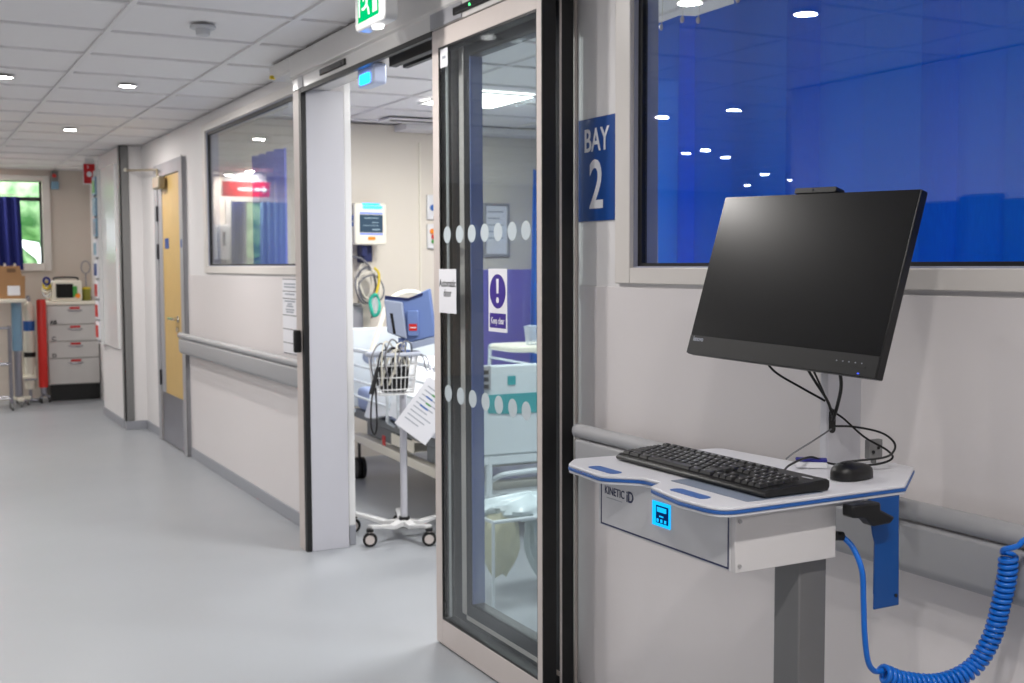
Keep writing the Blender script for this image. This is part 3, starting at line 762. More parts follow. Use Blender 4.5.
# bottles / cylinder / red bag / table / box
t = thing('oxygen_cylinder', 'white oxygen cylinder with blue band standing in a cream holder', 'cylinder', (1.20, 12.78, 0))
b = B(); b.lathe([(.05, .0), (.055, .02), (.055, .80), (.04, .87), (.018, .90)], (1.20, 12.80, .14)); b.build('cylinder', CREAM, t)
b = B(); b.lathe([(.0560, 0), (.0562, .001), (.0562, .10), (.0560, .101)], (1.20, 12.80, .74)); b.build('blue_band', TRAYB, t)
b = B(); b.lathe([(.02, 0), (.025, .03), (.012, .06)], (1.20, 12.80, 1.041)); b.build('valve', STEEL, t)
b = B(); b.lathe([(.0575, 0), (.0575, .05)], (1.20, 12.80, .47)); b.build('strap', BLACK, t)
b = B(); b.box(1.11, 1.25, 12.86, 12.92, .25, .62); b.box(1.11, 1.25, 12.72, 12.86, .25, .275); b.prism([(12.72, .275), (12.86, .275), (12.86, .62)], 'x', 1.235, 1.25); b.build('holder', CREAM, t, bevel=.004)
b = B(); b.tube([(1.2, 12.80, .025), (1.2, 12.80, .139)], .012); b.tube([(1.13, 12.75, .02), (1.27, 12.85, .02)], .014); b.tube([(1.13, 12.85, .02), (1.27, 12.75, .02)], .014); b.box(1.14, 1.26, 12.74, 12.86, .235, .2495); b.cyl((1.2, 12.89, .02), (1.2, 12.89, .25), .012); b.build('stand', STEEL, t)
t = thing('red_cylinder_cover', 'tall red padded tube standing beside the drawer cabinet', 'tube', (1.312, 12.70, 0))
b = B(); b.lathe([(.042, 0), (.046, .02), (.046, .88), (.038, .90)], (1.312, 12.70, .16)); b.build('red_tube', REDP, t)
b = B(); b.lathe([(.03, 0), (.03, .07)], (1.312, 12.70, .09)); b.build('collar', STEEL, t)
b = B()
for a in (0, 2.1, 4.2): b.tube([(1.312, 12.70, .085), (1.312 + .055 * math.cos(a), 12.70 + .055 * math.sin(a), .06), (1.312 + .055 * math.cos(a), 12.70 + .055 * math.sin(a), .05)], .009, 8)
b.build('foot_frame', STEEL, t)
for a in (0, 2.1, 4.2):
    q = B(); cx, cy = 1.312 + .055 * math.cos(a), 12.70 + .055 * math.sin(a); q.cyl((cx - .009, cy, .025), (cx + .009, cy, .025), .025); q.build('castor', RUBBER, t)
t = thing('bedside_table', 'cream-topped overbed table on a pale blue column at the left edge', 'table', (1.0, 12.6, 0))
b = B(); b.prism(rrect(.60, 1.16, 12.42, 12.80, .06), 'z', 1.04, 1.075); b.build('table_top', CREAM, t, bevel=.006)
b = B(); b.cyl((1.07, 12.62, .55), (1.07, 12.62, 1.04), .05); b.build('upper_column', LBLUE, t)
b = B(); b.cyl((1.07, 12.62, .09), (1.07, 12.62, .55), .038); b.build('lower_column', STEEL, t)
b = B(); b.box(1.04, 1.10, 12.40, 12.84, .055, .085); b.box(.66, 1.18, 12.59, 12.65, .055, .086); b.build('foot', CREAM, t, bevel=.005)
for cx, cy in ((1.07, 12.42), (1.07, 12.82), (.68, 12.62), (1.155, 12.60)):
    q = B(); q.cyl((cx - .012, cy, .027), (cx + .012, cy, .027), .027); q.build('castor', GREY_D, t)
t = thing('cardboard_box', 'brown cardboard box with white label on the overbed table', 'box', (1.0, 12.62, 1.0755))
b = B(); b.prism([(.88, 1.076), (1.145, 1.076), (1.152, 1.30), (1.12, 1.305), (1.105, 1.40), (.90, 1.40), (.88, 1.305)], 'y', 12.50, 12.74); b.build('carton', CARD, t, bevel=.004)
b = B(); b.box(.985, 1.10, 12.498, 12.4998, 1.11, 1.205); b.build('label', PAPER, t)
b = B(); b.box(.985, 1.065, 12.498, 12.4998, 1.34, 1.375); b.build('print_marks', mat('box_print', (.45, .33, .22), .7, noise=.1), t)
t = thing('wire_trolley', 'steel wire trolley partly visible at the far left edge', 'trolley', (.9, 12.2, 0))
b = B()
for z in (.12, .45, .80): 
    b.tube([(.55, 12.15, z), (.97, 12.15, z), (.97, 12.34, z), (.55, 12.34, z)], .007, 8, closed=True)
    for k in range(6): b.tube([(.60 + .07 * k, 12.15, z), (.60 + .07 * k, 12.34, z)], .003, 6)
for cx, cy in ((.97, 12.15), (.97, 12.34), (.55, 12.15), (.55, 12.34)): b.tube([(cx, cy, .06), (cx, cy, .82)], .010, 8)
b.build('wire_frame', STEEL, t)
for cx, cy in ((.97, 12.15), (.97, 12.34)):
    q = B(); q.cyl((cx - .012, cy, .035), (cx + .012, cy, .035), .035); q.build('castor', GREY_D, t)
t = thing('wall_mounted_alarm', 'small grey and white alarm unit high on the far wall right of the window', 'alarm', (1.52, YE, 2.3))
b = B(); b.box(1.50, 1.565, YE - .05, YE - .0003, 2.29, 2.40); b.build('upper_unit', GREY_D, t, bevel=.004)
b = B(); b.box(1.495, 1.57, YE - .06, YE - .0003, 2.21, 2.289); b.build('lower_unit', LBLUE, t, bevel=.006)
b = B(); b.cyl((1.526, YE - .0505, 2.35), (1.526, YE - .056, 2.35), .02); b.build('grille', REDP, t)
t = thing('fire_alarm_sign', 'red fire call point sign with white hand symbol projecting from the pilaster', 'sign', (1.66, 11.6, 2.28))
b = B(); b.box(1.600, 1.712, 11.598, 11.606, 2.165, 2.365); b.build('plate', PAPER, t)
b = B(); b.box(1.606, 1.706, 11.5945, 11.5978, 2.175, 2.358); b.build('red_field', REDS, t)
b = B(); b.ball((1.656, 11.5935, 2.262), .024, .0012, .026); b.build('hand_symbol', PAPER, t)
b = B(); b.box(1.640, 1.648, 11.593, 11.5944, 2.315, 2.34); b.build('flame_symbol', PAPER, t)
b = B(); b.box(1.62, 1.70, 11.59, 11.615, 2.3655, 2.4095); b.build('mount', WHITE_GLOSS, t)
# ------------------------------------------------------------------ bay interior
# wall mounted patient monitor
t = thing('patient_monitor', 'cream wall-mounted patient monitor with glowing cyan alarm bar and orange badge', 'monitor', (3.02, BY, 1.65))
Mm = Matrix.Translation((2.985, BY - .15, 1.69)) @ Matrix.Rotation(math.radians(6), 4, 'Z')
b = B(Mm); b.prism(rrect(-.135, .120, -.15, .145, .02), 'y', -.05, .06); b.build('housing', CREAM, t, bevel=.01)
b = B(Mm); b.box(-.095, .085, -.054, -.0505, -.062, .062); b.build('screen', SCRN, t)
b = B(Mm); b.box(-.06, .05, -.0565, -.0545, .036, .041); b.box(.0, .05, -.0565, -.0545, .006, .010); b.box(-.07, .05, -.0565, -.0545, -.015, -.012); b.box(.0, .06, -.0565, -.0545, -.045, -.038); b.build('screen_trace', emit_mat('trace_white', (.75, .85, .9), .8), t)
b = B(Mm); b.prism(rrect(-.07, .08, .105, .125, .008), 'y', -.06, -.0503); b.build('alarm_bar', LEDCY, t)
b = B(Mm); b.prism(rrect(-.075, .06, .132, .142, .004), 'y', -.06, -.0503); b.build('alarm_top', emit_mat('alarm_blue', (.2, .7, 1.), 2.0), t)
BZ = emit_mat('bezel_blue', (.55, .65, 1.), .9)
b = B(Mm); b.box(-.095, .085, -.0535, -.0505, -.078, -.068); b.build('bezel_strip', BZ, t)
b = B(Mm); b.box(-.095, .085, -.0535, -.0505, .068, .078); b.build('bezel_strip', BZ, t)
b = B(Mm); b.prism(rrect(-.03, .025, -.115, -.092, .006), 'y', -.055, -.0503); b.build('badge', ORANGE, t)
b = B(Mm); b.box(-.145, -.1353, -.03, .04, .02, .06); b.box(-.145, -.1353, -.03, .04, -.02, .01); b.build('side_port', NAVY, t)
b = B(); b.box(2.95, 3.03, BY - .10, BY - .0005, 1.42, 1.60); b.box(2.93, 2.97, BY - .16, BY - .11, 1.46, 1.5395); b.build('mount', NAVYLOGO, t, bevel=.004)
b = B(); b.box(2.955, 3.025, BY - .05, BY - .0005, .72, 1.415); b.build('wall_channel', CREAM, t, bevel=.003)
# hanging leads
def loop(cx, cy, cz, rx, rz, n=22, ph=0, wob=.01):
    return [(cx + rx * math.cos(a + ph), cy + wob * math.sin(3 * a), cz + rz * math.sin(a + ph)) for a in [2 * PI * j / n for j in range(n)]]
t = thing('monitor_leads', 'coiled grey monitor leads hanging below the patient monitor', 'leads', (2.95, BY - .1, 1.3))
for k in range(6):
    q = B(); q.tube(loop(2.955 + .015 * (k % 3), BY - .13 - .012 * k, 1.285 - .012 * k, .055 + .008 * k, .125 - .012 * (k % 3), wob=.012), .006, 6, closed=True); q.build('lead', CABLEG if k % 2 else CREAM, t)
q = B(); q.tube(smooth_pts([(2.86, BY - .14, 1.46), (2.93, BY - .16, 1.44), (3.0, BY - .16, 1.36), (3.04, BY - .15, 1.2), (3.0, BY - .15, 1.02)]), .007, 6); q.build('lead', CABLEG, t)
t = thing('oxygen_mask', 'green and yellow oxygen mask and tubing hanging at the bed head', 'mask', (3.09, BY - .15, 1.15))
b = B(); b.tube(loop(2.99, BY - .24, 1.115, .033, .075), .013, 8, closed=True); b.build('mask_rim', MASKT, t)
b = B(); b.tube(smooth_pts([(3.0, BY - .24, 1.19), (3.025, BY - .23, 1.27), (3.03, BY - .22, 1.34), (3.0, BY - .21, 1.38)]), .009, 8); b.build('tubing', YELLOW, t)
b = B(); b.ball((2.99, BY - .24, 1.115), .03, .02, .065); b.build('mask_cup', CLEARP, t)
t = thing('suction_unit', 'plain grey box on the wall behind the bed head', 'box', (2.93, BY - .1, 1.05))
b = B(); b.box(2.83, 2.95, BY - .12, BY - .0005, .93, 1.105); b.build('canister', GREY_M, t, bevel=.01)
b = B(); b.box(2.84, 2.94, BY - .125, BY - .001, 1.1055, 1.125); b.build('lid', GREY_D, t, bevel=.004)
# clear giving sets / tubes arching
t = thing('ventilator_hose', 'white corrugated breathing hose arching up beside the blue device', 'hose', (2.9, 7.2, 1.0))
def corr(P, r, n=10):
    P = smooth_pts(P, n); return P, [r * (1 + .12 * (i % 2)) for i in range(len(P))]
P, R_ = corr([(2.69, 7.0, .83), (2.76, 7.02, 1.00), (2.84, 7.05, 1.16), (2.98, 7.1, 1.22), (3.12, 7.15, 1.19), (3.2, 7.2, 1.07)], .016)
b = B(); b.tube(P, R_, 10); b.build('hose', CLEARP if False else CREAM, t)
b = B(); b.ball((2.68, 7.0, .81), .045, .04, .045); b.build('humidifier_chamber', DEVG, t)
# nurse-call / gas panels
for (z0, z1, kind, lab) in ((1.735, 1.915, 0, 'white wall panel with round blue button, upper of the two'), (1.52, 1.70, 1, 'white wall panel with orange red and green buttons, lower of the two')):
    t = thing('wall_mounted_socket', lab, 'panel', (3.6, BY, z0), group='call panels on the bay wall')
    b = B(); b.prism(rrect(3.495, 3.74, z0, z1, .008), 'y', BY - .03, BY - .0005); b.build('plate', WHITE_GLOSS, t, bevel=.003)
    for (x, z, m_, r) in ([(3.537, (z0 + z1) / 2 - .005, TRAYB, .022)] if kind == 0 else [(3.530, 1.645, ORANGE, .019), (3.542, 1.605, REDP, .019), (3.537, 1.57, GREENP, .014)]):
        q = B(); q.cyl((x, BY - .03, z), (x, BY - .045, z), r); q.build('button', m_, t)
b = B()
t = thing('wall_mounted_conduit', 'thin white vertical conduit on the bay wall left of the call panels', 'conduit', (3.44, BY, 0.9))
b.box(3.44, 3.452, BY - .012, BY - .0005, .9, 2.3)
b.build('conduit', CREAM, t)
# framed board
t = thing('wall_board', 'grey-framed white notice board on the bay wall behind the door glass', 'board', (4.08, BY, 1.65))
b = B(); x0, x1, z0, z1 = 3.965, 4.185, 1.46, 1.865
b.box(x0, x1, BY - .025, BY - .0005, z0, z0 + .02); b.box(x0, x1, BY - .025, BY - .0005, z1 - .02, z1); b.box(x0, x0 + .02, BY - .025, BY - .0005, z0 + .02, z1 - .02); b.box(x1 - .02, x1, BY - .025, BY - .0005, z0 + .02, z1 - .02)
b.build('frame', GREY_M, t, bevel=.002)
B().box(x0 + .02, x1 - .02, BY - .014, BY - .001, z0 + .02, z1 - .02).build('board', PAPER, t)
b = B()
for k in range(5): b.box(x0 + .04, x1 - .05 - .03 * (k % 2), BY - .0152, BY - .0142, z1 - .07 - .05 * k, z1 - .06 - .05 * k)
b.build('text_lines', PRINTG, t)
# bay curtain at right side
def bay_curt(xa, xb, y, label, z0=.3, z1=2.12):
    t = thing('bay_curtain', label, 'curtain', ((xa + xb) / 2, y, z1))
    def f(u, v):
        return (xa + (xb - xa) * u + .04 * (1 - v) * (u - 1), y + .03 * math.sin(u * 30), z0 + (z1 - z0) * v)
    B().sheet(f, 70, 4, .004).build('cloth', CURT, t)
    bb = B(); bb.box(xa - .1, xb + .1, y - .012, y + .012, z1 + .28, z1 + .285)
    for k in range(8):
        x = xa + (xb - xa) * (k + .5) / 8; bb.tube([(x, y, z1 - .01), (x, y, z1 + .28)], .002, 6)
    bb.build('track', CREAM, t); return t
bay_curt(4.14, 4.9, 7.45, 'blue bay curtain hanging beyond the bed seen through the glass leaf', .3, 2.09)

bt_ = thing('window_side_curtain', 'pale blue bay curtain visible through the corridor window', 'curtain', (2.2, 7.5, 2.14))
def wf(u, v): return (2.2 + .025 * math.sin(u * 24), 7.20 + .66 * u + .05 * (1 - v) * (u - 1) * -1 * .2, .4 + 1.74 * v)
B().sheet(wf, 60, 4, .004).build('cloth', mat('lilac_curtain', (.42, .46, .80), .8, noise=.05), bt_)
b = B(); b.box(2.19, 2.21, 7.15, 7.90, 2.385, 2.4095)
b.build('track', CREAM, bt_)
b = B(); [b.tube([(2.2, 7.22 + .2 * k, 2.13), (2.2, 7.22 + .2 * k, 2.39)], .002, 6) for k in range(4)]; b.build('hook', CREAM, bt_)
# hospital bed
bd = thing('hospital_bed', 'hospital bed with white sheets and teal-striped footboard beyond the door', 'bed', (3.05, 6.2, 0), rz=math.radians(-3.4))
BM = Matrix.Translation((3.05, 6.2, 0)) @ Matrix.Rotation(math.radians(-3.4), 4, 'Z')
# local: x -0.48..0.48, y -1.1 (foot) .. 1.1 (head)
b = B(BM); b.box(-.46, -.40, -1.0, 1.02, .235, .29); b.box(.40, .46, -1.0, 1.02, .235, .29)
for y in (-.95, -.3, .4, .95): b.box(-.40, .40, y - .03, y + .03, .24, .285)
b.build('chassis', CREAM, bd, bevel=.006)
b = B(BM); b.box(-.46, .46, -1.0, 1.0, .40, .455); b.box(-.43, -.36, -.9, -.3, .30, .3995); b.box(.36, .43, -.9, .9, .30, .3995); b.box(-.40, -.30, .3, .9, .2905, .3995)
b.build('platform', mat('bed_underframe', (.45, .47, .48), .5, noise=.1), bd, bevel=.008)
b = B(BM); b.box(-.3, -.1, -.55, -.2, .2905, .38); b.box(-.05, .1, -.5, -.1, .2905, .40); b.build('motor_box', DARKG, bd, bevel=.01)
b = B(BM); b.box(-.47, -.464, .32, .37, .30, .36); b.build('red_tag', REDS, bd)
b = B(BM); b.prism(rrect(-.47, -.462, -.2, .2, .003), 'z', .33, .395); b.build('side_panel', CREAM, bd)
b = B(BM)
b.tube([BMp for BMp in smooth_pts([(-.40, -1.03, .26), (-.36, -1.10, .33), (-.30, -1.16, .36), (.0, -1.16, .365), (.08, -1.15, .33), (.2, -1.12, .33), (.4, -1.10, .33), (.42, -1.0, .26)])], .013, 8)
b.build('foot_bumper', BEDW, bd)
b = B(BM); b.prism(rrect(-.45, .45, -1.02, .98, .06), 'z', .4555, .60); b.build('mattress', MATT, bd, bevel=.03, seg=3)
def sheetf(u, v):
    x = -.50 + u * 1.0; y = -.85 + v * 1.45
    edge = max(0, abs(x) - .44) / .06
    z = .625 + .02 * math.sin(x * 9 + y * 5) + .03 * math.sin(y * 4 + 1) ** 2 - .16 * min(1, edge) ** 2
    return (x, y, z)
B(BM).sheet(sheetf, 24, 24, .02).build('blanket', SHEET, bd)
b = B(BM); b.ball((0, .78, .70), .34, .22, .10, 20, 10); b.build('pillow', SHEET, bd)
b = B(BM); b.ball((-.02, .15, .64), .30, .65, .14, 20, 10); b.ball((.02, -.45, .63), .22, .45, .09, 20, 10); b.build('rumpled_duvet', SHEET, bd)
b = B(BM); b.prism(rrect(-.47, .47, .45, .90, .05), 'y', -1.13, -1.09); b.box(-.47, .47, -1.125, -1.095, .40, .45)
fb = b.build('footboard', BEDW, bd, bevel=.008)
b = B(BM); b.prism([(-.43, .755), (.43, .76), (.43, .67), (.2, .655), (-.3, .655), (-.41, .665)], 'y', -1.1345, -1.1305); b.build('teal_band', TEAL, fb)
b = B(BM); b.prism(rrect(-.305, -.262, .80, .845, .004), 'y', -1.1345, -1.1305); b.build('badge', TEAL, fb)
b = B(BM); b.box(-.50, -.40, -1.145, -1.1305, .78, .90); fc = b.build('control_pad', GREY_M, fb, bevel=.003)
b = B(BM)
for z in (.80, .835, .87): b.box(-.485, -.455, -1.148, -1.1452, z - .01, z + .01); b.box(-.445, -.415, -1.148, -1.1452, z - .01, z + .01)
b.build('buttons', DARKG, fb)
b = B(BM); b.tube([(-.40, -1.11, .23), (-.40, -1.11, .45)], .018); b.tube([(.40, -1.11, .23), (.40, -1.11, .45)], .018); b.box(-.46, .46, -1.12, -1.0, .225, .25); b.build('foot_frame', BEDW, bd)
b = B(BM); b.prism(rrect(-.47, .47, .45, .98, .05), 'y', 1.09, 1.13); b.build('headboard', BEDW, bd, bevel=.008)
for s in (-1, 1):
    for (ya, yb) in ((-.75, -.05), (.15, .95)):
        b = B(BM); xs = s * .505
        b.tube(smooth_pts([(xs, ya, .47), (xs, ya, .78), (xs, ya + .08, .85), (xs, yb - .08, .85), (xs, yb, .78), (xs, yb, .47)], 5), .014, 8)
        for z in (.56, .66, .76): b.tube([(xs, ya, z), (xs, yb, z)], .009, 8)
        for y in (ya, yb): b.tube([(xs, y, .47), (s * .46, y, .44)], .012, 8)
        b.build('side_rail', BEDW, bd)
for s in (-1, 1):
    for y in (-.92, .92):
        q = B(BM); q.cyl((s * .43 - .012, y, .07), (s * .43 + .012, y, .07), .07, n=28); q.cyl((s * .43 - .045, y, .07), (s * .43 - .022, y, .07), .07, n=28)
        q.box(s * .43 - .022, s * .43 - .013, y - .02, y + .02, .06, .235); q.build('castor', RUBBER, bd)

# overbed table beyond foot
t = thing('overbed_table', 'white rounded overbed table end just above the bed footboard', 'table', (3.05, 5.9, 0))
b = B(); b.prism(rrect(3.13, 3.98, 5.85, 6.25, .10), 'z', .890, .925); b.build('table_top', CREAM, t, bevel=.012)
b = B(); b.box(3.85, 3.89, 6.03, 6.07, .05, .8895); b.build('column', BEDW, t)
b = B(); b.box(3.60, 3.92, 5.80, 5.84, .03, .06); b.box(3.60, 3.92, 6.26, 6.30, .03, .06); b.box(3.85, 3.89, 5.84, 6.26, .03, .06); b.build('foot', BEDW, t)
for cx, cy in ((3.62, 5.82), (3.9, 5.82), (3.62, 6.28), (3.9, 6.28)):
    q = B(); q.cyl((cx, cy - .01, .0155), (cx, cy + .01, .0155), .015); q.build('castor', GREY_D, t)
t = thing('beaker', 'clear plastic beaker standing on the overbed table', 'cup', (3.2, 6.0, .99))
b = B(); b.lathe([(.035, 0), (.045, .10), (.046, .10), (.043, .10)], (3.32, 6.0, .9255)); b.build('cup', CLEARP, t)
b = B(); b.lathe([(.048, 0), (.048, .008), (.015, .015)], (3.32, 6.0, 1.0265)); b.build('lid', CLEARP, t)
# purple chair in the bay behind the bed
ch = thing('patient_chair', 'purple high-backed patient chair between bed and bay wall', 'chair', (4.35, 6.9, 0))
b = B(); b.prism(rrect(4.08, 4.65, 6.7, 7.2, .05), 'z', .40, .52); b.build('seat', PURPWALL, ch, bevel=.02)
b = B(); b.prism([(7.12, .5205), (7.22, .5205), (7.34, 1.2), (7.24, 1.2)], 'x', 4.10, 4.63); b.build('backrest', PURPWALL, ch, bevel=.02)
for x in (4.03, 4.655): B().box(x, x + .045, 6.72, 7.15, .62, .66).build('armrest', WOOD, ch, bevel=.008)
for x in (4.03, 4.655):
    for y in (6.73, 7.10): B().box(x, x + .045, y, y + .04, 0, .6195).build('leg', WOOD, ch)

# vitals stand (trolley) in the doorway
st = thing('vitals_trolley', 'white castor stand with wire basket in the bay doorway', 'trolley', (2.262, 5.44, 0))
PX, PY = 2.262, 5.44
b = B(); b.cyl((PX, PY, .10), (PX, PY, .985), .018, n=20); b.build('pole', mat('pole_grey', (.76, .76, .79), .35, noise=.03), st)
b = B(); b.cyl((PX, PY, .085), (PX, PY, .115), .028); b.build('pole_collar', BLACK, st)
feet = [(2.045, 5.36), (2.31, 5.235), (2.085, 5.70), (2.50, 5.45), (2.33, 5.68)]
for (fx, fy) in feet:
    q = B(); mx_, my_ = (PX + fx) / 2, (PY + fy) / 2
    dx, dy = fx - PX, fy - PY; L = math.hypot(dx, dy); nx, ny = -dy / L, dx / L
    pr = [(0, .026, .105, .075), (.35, .022, .085, .062), (.7, .018, .098, .08), (1, .017, .108, .09)]
    for (a, b2) in zip(pr, pr[1:]):
        vs = []
        for (s_, w, zt, zb) in (a, b2):
            cx, cy = PX + dx * s_, PY + dy * s_
            vs += [(cx + nx * w, cy + ny * w, zb), (cx - nx * w, cy - ny * w, zb), (cx - nx * w, cy - ny * w, zt), (cx + nx * w, cy + ny * w, zt)]
        q.add(vs, [(0, 1, 5, 4), (1, 2, 6, 5), (2, 3, 7, 6), (3, 0, 4, 7), (0, 3, 2, 1), (4, 5, 6, 7)])
    leg = q.build('base_leg', WHITE_GLOSS, st, bevel=.003)
    q = B(); q.cyl((fx, fy, .075), (fx, fy, .0895), .018); q.build('swivel', BLACK, st)
    ux, uy = math.cos(.25), math.sin(.25) * -1
    cs = B(); 
    ax, ay = .82, -.57   # wheel axis roughly facing the camera
    ax, ay = .38, .92
    cs.cyl((fx - ax * .010, fy - ay * .010, .036), (fx + ax * .010, fy + ay * .010, .036), .036, n=28)
    c_ = cs.build('castor', RUBBER, st)
    cs = B()
    for sg in (-1, 1): cs.cyl((fx + sg * ax * .0105, fy + sg * ay * .0105, .036), (fx + sg * ax * .015, fy + sg * ay * .015, .036), .023, n=24)
    cs.box(fx - .012, fx + .012, fy - .016, fy + .016, .0725, .0749)
    cs.build('wheel_fork', ALU, c_)
# basket
bk = B(); rc = (2.195, 5.40, .955)
rim = [(rc[0] + .135 * math.cos(a), rc[1] + .085 * math.sin(a), rc[2]) for a in [2 * PI * j / 28 for j in range(28)]]
bk2 = B(); bk2.tube(rim, .011, 10, closed=True); rimo = bk2.build('basket_rim', mat('rim_grey', (.72, .74, .79), .35, noise=.03), st)
for z, s in ((.90, .93), (.84, .88), (.78, .84), (.755, .82)):
    bk.tube([(rc[0] + .13 * s * math.cos(a), rc[1] + .08 * s * math.sin(a), z) for a in [2 * PI * j / 28 for j in range(28)]], .003, 6, closed=True)
for j in range(30):
    a = 2 * PI * j / 30
    bk.tube([(rc[0] + .13 * math.cos(a), rc[1] + .08 * math.sin(a), .952), (rc[0] + .13 * .82 * math.cos(a), rc[1] + .08 * .82 * math.sin(a), .755)], .0022, 6)
for j in range(-5, 6): bk.tube([(rc[0] + .018 * j, rc[1] - .055, .755), (rc[0] + .018 * j, rc[1] + .055, .755)], .002, 6)
bk.build('wire_basket', WHITE_GLOSS, st)
b = B(); b.box(PX - .03, PX + .03, PY - .028, PY + .0, .93, .97); b.build('clamp', DEVB, st)
b = B()
for hx in (2.35, 2.37): b.tube(smooth_pts([(2.33, 5.40, .95), (hx, 5.38, .93), (hx + .005, 5.36, .875), (hx + .025, 5.35, .86), (hx + .04, 5.36, .885)], 5), .0035, 6)
b.build('hook', STEEL, st)
# cuff and cables in the basket
t = thing('cuff_bundle', 'black blood pressure cuff and cables lying in the wire basket', 'cuff', (2.2, 5.40, .77))
q = B(); q.prism(rrect(2.12, 2.27, .762, .90, .03), 'y', 5.375, 5.42); q.build('cuff', BLACK, t, bevel=.01)
for k in range(4):
    q = B(); q.tube(smooth_pts([(2.10 + .02 * k, 5.38, .80), (2.12 + .03 * k, 5.36, .93), (2.19 + .02 * k, 5.38, .985 - .01 * k), (2.25 + .01 * k, 5.41, .90), (2.26, 5.42, .80)], 6), .007, 8); q.build('cable', CABLEK if k % 2 == 0 else CREAM, t)
t = thing('hanging_hose', 'thin black hose looping down outside the wire basket', 'hose', (2.05, 5.36, .6))
q = B(); q.tube(smooth_pts([(2.13, 5.33, .985), (2.085, 5.30, .96), (2.06, 5.29, .85), (2.035, 5.29, .74), (2.03, 5.29, .62), (2.05, 5.30, .57), (2.065, 5.30, .62), (2.06, 5.30, .80)], 6), .0045, 6); q.build('hose', CABLEK, t)
q = B(); q.tube([(2.068, 5.288, .90), (2.03, 5.283, .77)], [.009, .014], 8); q.build('probe', BLACK, t)
t = thing('white_tubing', 'white looped tubing and leads draped over the trolley basket', 'tubing', (2.15, 5.38, .97))
random.seed(21)
for k in range(5):
    x_ = 2.09 + .035 * k
    q = B(); q.tube(smooth_pts([(x_ - .02, 5.33, .80 + .02 * k), (x_ - .05 + .02 * (k % 2), 5.305, .93), (x_ - .01, 5.32, 1.005 + .012 * (k % 3)), (x_ + .05, 5.37, 1.00), (x_ + .07, 5.42, .93), (x_ + .04, 5.41, .82)], 6), .004, 8); q.build('tube', CREAM if k % 2 else CABLEG, t)
# hanging charts
t = thing('chart_sheets', 'tilted white printed chart sheets hanging from the trolley hook', 'papers', (2.36, 5.33, .68))
def chM(cx, cy, cz, ang): return Matrix.Translation((cx, cy, cz)) @ Matrix.Rotation(math.radians(-14), 4, 'Z') @ Matrix.Rotation(math.radians(ang), 4, 'Y')
CM = chM(2.345, 5.325, .665, 38)
b = B(CM); b.box(-.098, .098, -.001, .001, -.145, .145); b.build('front_sheet', PAPER, t)
b = B(CM)
for k in range(9): b.box(-.075, .05 - .02 * (k % 3), -.0017, -.0011, .10 - .024 * k, .105 - .024 * k)
b.build('print_lines', PRINTG, t)
b = B(CM); b.box(-.05, -.01, -.0019, -.0011, .052, .060); b.box(-.05, .0, -.0019, -.0011, .0, .008); b.box(.02, .06, -.0019, -.0011, .052, .058); b.build('blue_marks', TRAYB, t)
b = B(CM); b.box(-.03, .0, -.0019, -.0011, .075, .083); b.box(-.03, .0, -.0019, -.0011, .024, .032); b.build('green_marks', GREENP, t)
b = B(chM(2.40, 5.345, .665, 20)); b.box(-.10, .10, -.001, .001, -.14, .14); b.build('back_sheet', PAPER, t)
# blue device on the stand
dv = thing('vital_signs_device', 'blue angular vital signs device tilted on top of the castor stand', 'device', (2.262, 5.44, 1.03))
DM = Matrix.Translation((2.290, 5.44, 1.118)) @ Matrix.Rotation(math.radians(-30), 4, 'Z') @ Matrix.Diagonal((.83, 1, 1.3, 1))
b = B(DM); b.prism([(-.135, .095), (.01, .085), (.14, .125), (.175, -.06), (.02, -.085), (-.02, -.07), (-.12, -.045)], 'y', -.03, .045)
b.build('housing', DEVB, dv, bevel=.008)
b = B(DM); b.prism([(-.132, .082), (-.02, .072), (.005, -.07), (-.11, -.045)], 'y', -.065, -.0305); b.build('front_block', DEVG, dv, bevel=.006)
b = B(DM); b.prism([(-.13, .098), (.01, .088), (.10, .108), (.10, .098), (.01, .078), (-.13, .086)], 'y', -.035, -.0303); b.build('seam', NAVYLOGO, dv)
b = B(DM); b.prism([(-.095, .03), (-.078, .03), (-.06, -.05), (-.075, -.05)], 'y', -.067, -.0655); b.build('slot', BLACK, dv)
b = B(DM); b.box(.005, .075, -.05, -.0305, -.06, .04); b.build('battery_block', DEVB, dv, bevel=.006)
b = B(DM); b.box(.018, .066, -.0525, -.0505, -.038, -.012); dvl = b.build('red_label', REDP, dv)
b = B(DM); b.box(.025, .06, -.0532, -.0526, -.028, -.024); b.build('label_line', PAPER, dvl)
b = B(DM); b.prism([(.02, -.087), (.175, -.062), (.175, -.088), (.02, -.112)], 'y', -.03, .05); b.build('base_plate', DEVG, dv, bevel=.003)
b = B(); b.cyl((PX, PY, .9855), (PX, PY, 1.03), .022); b.build('socket', DEVB, dv)

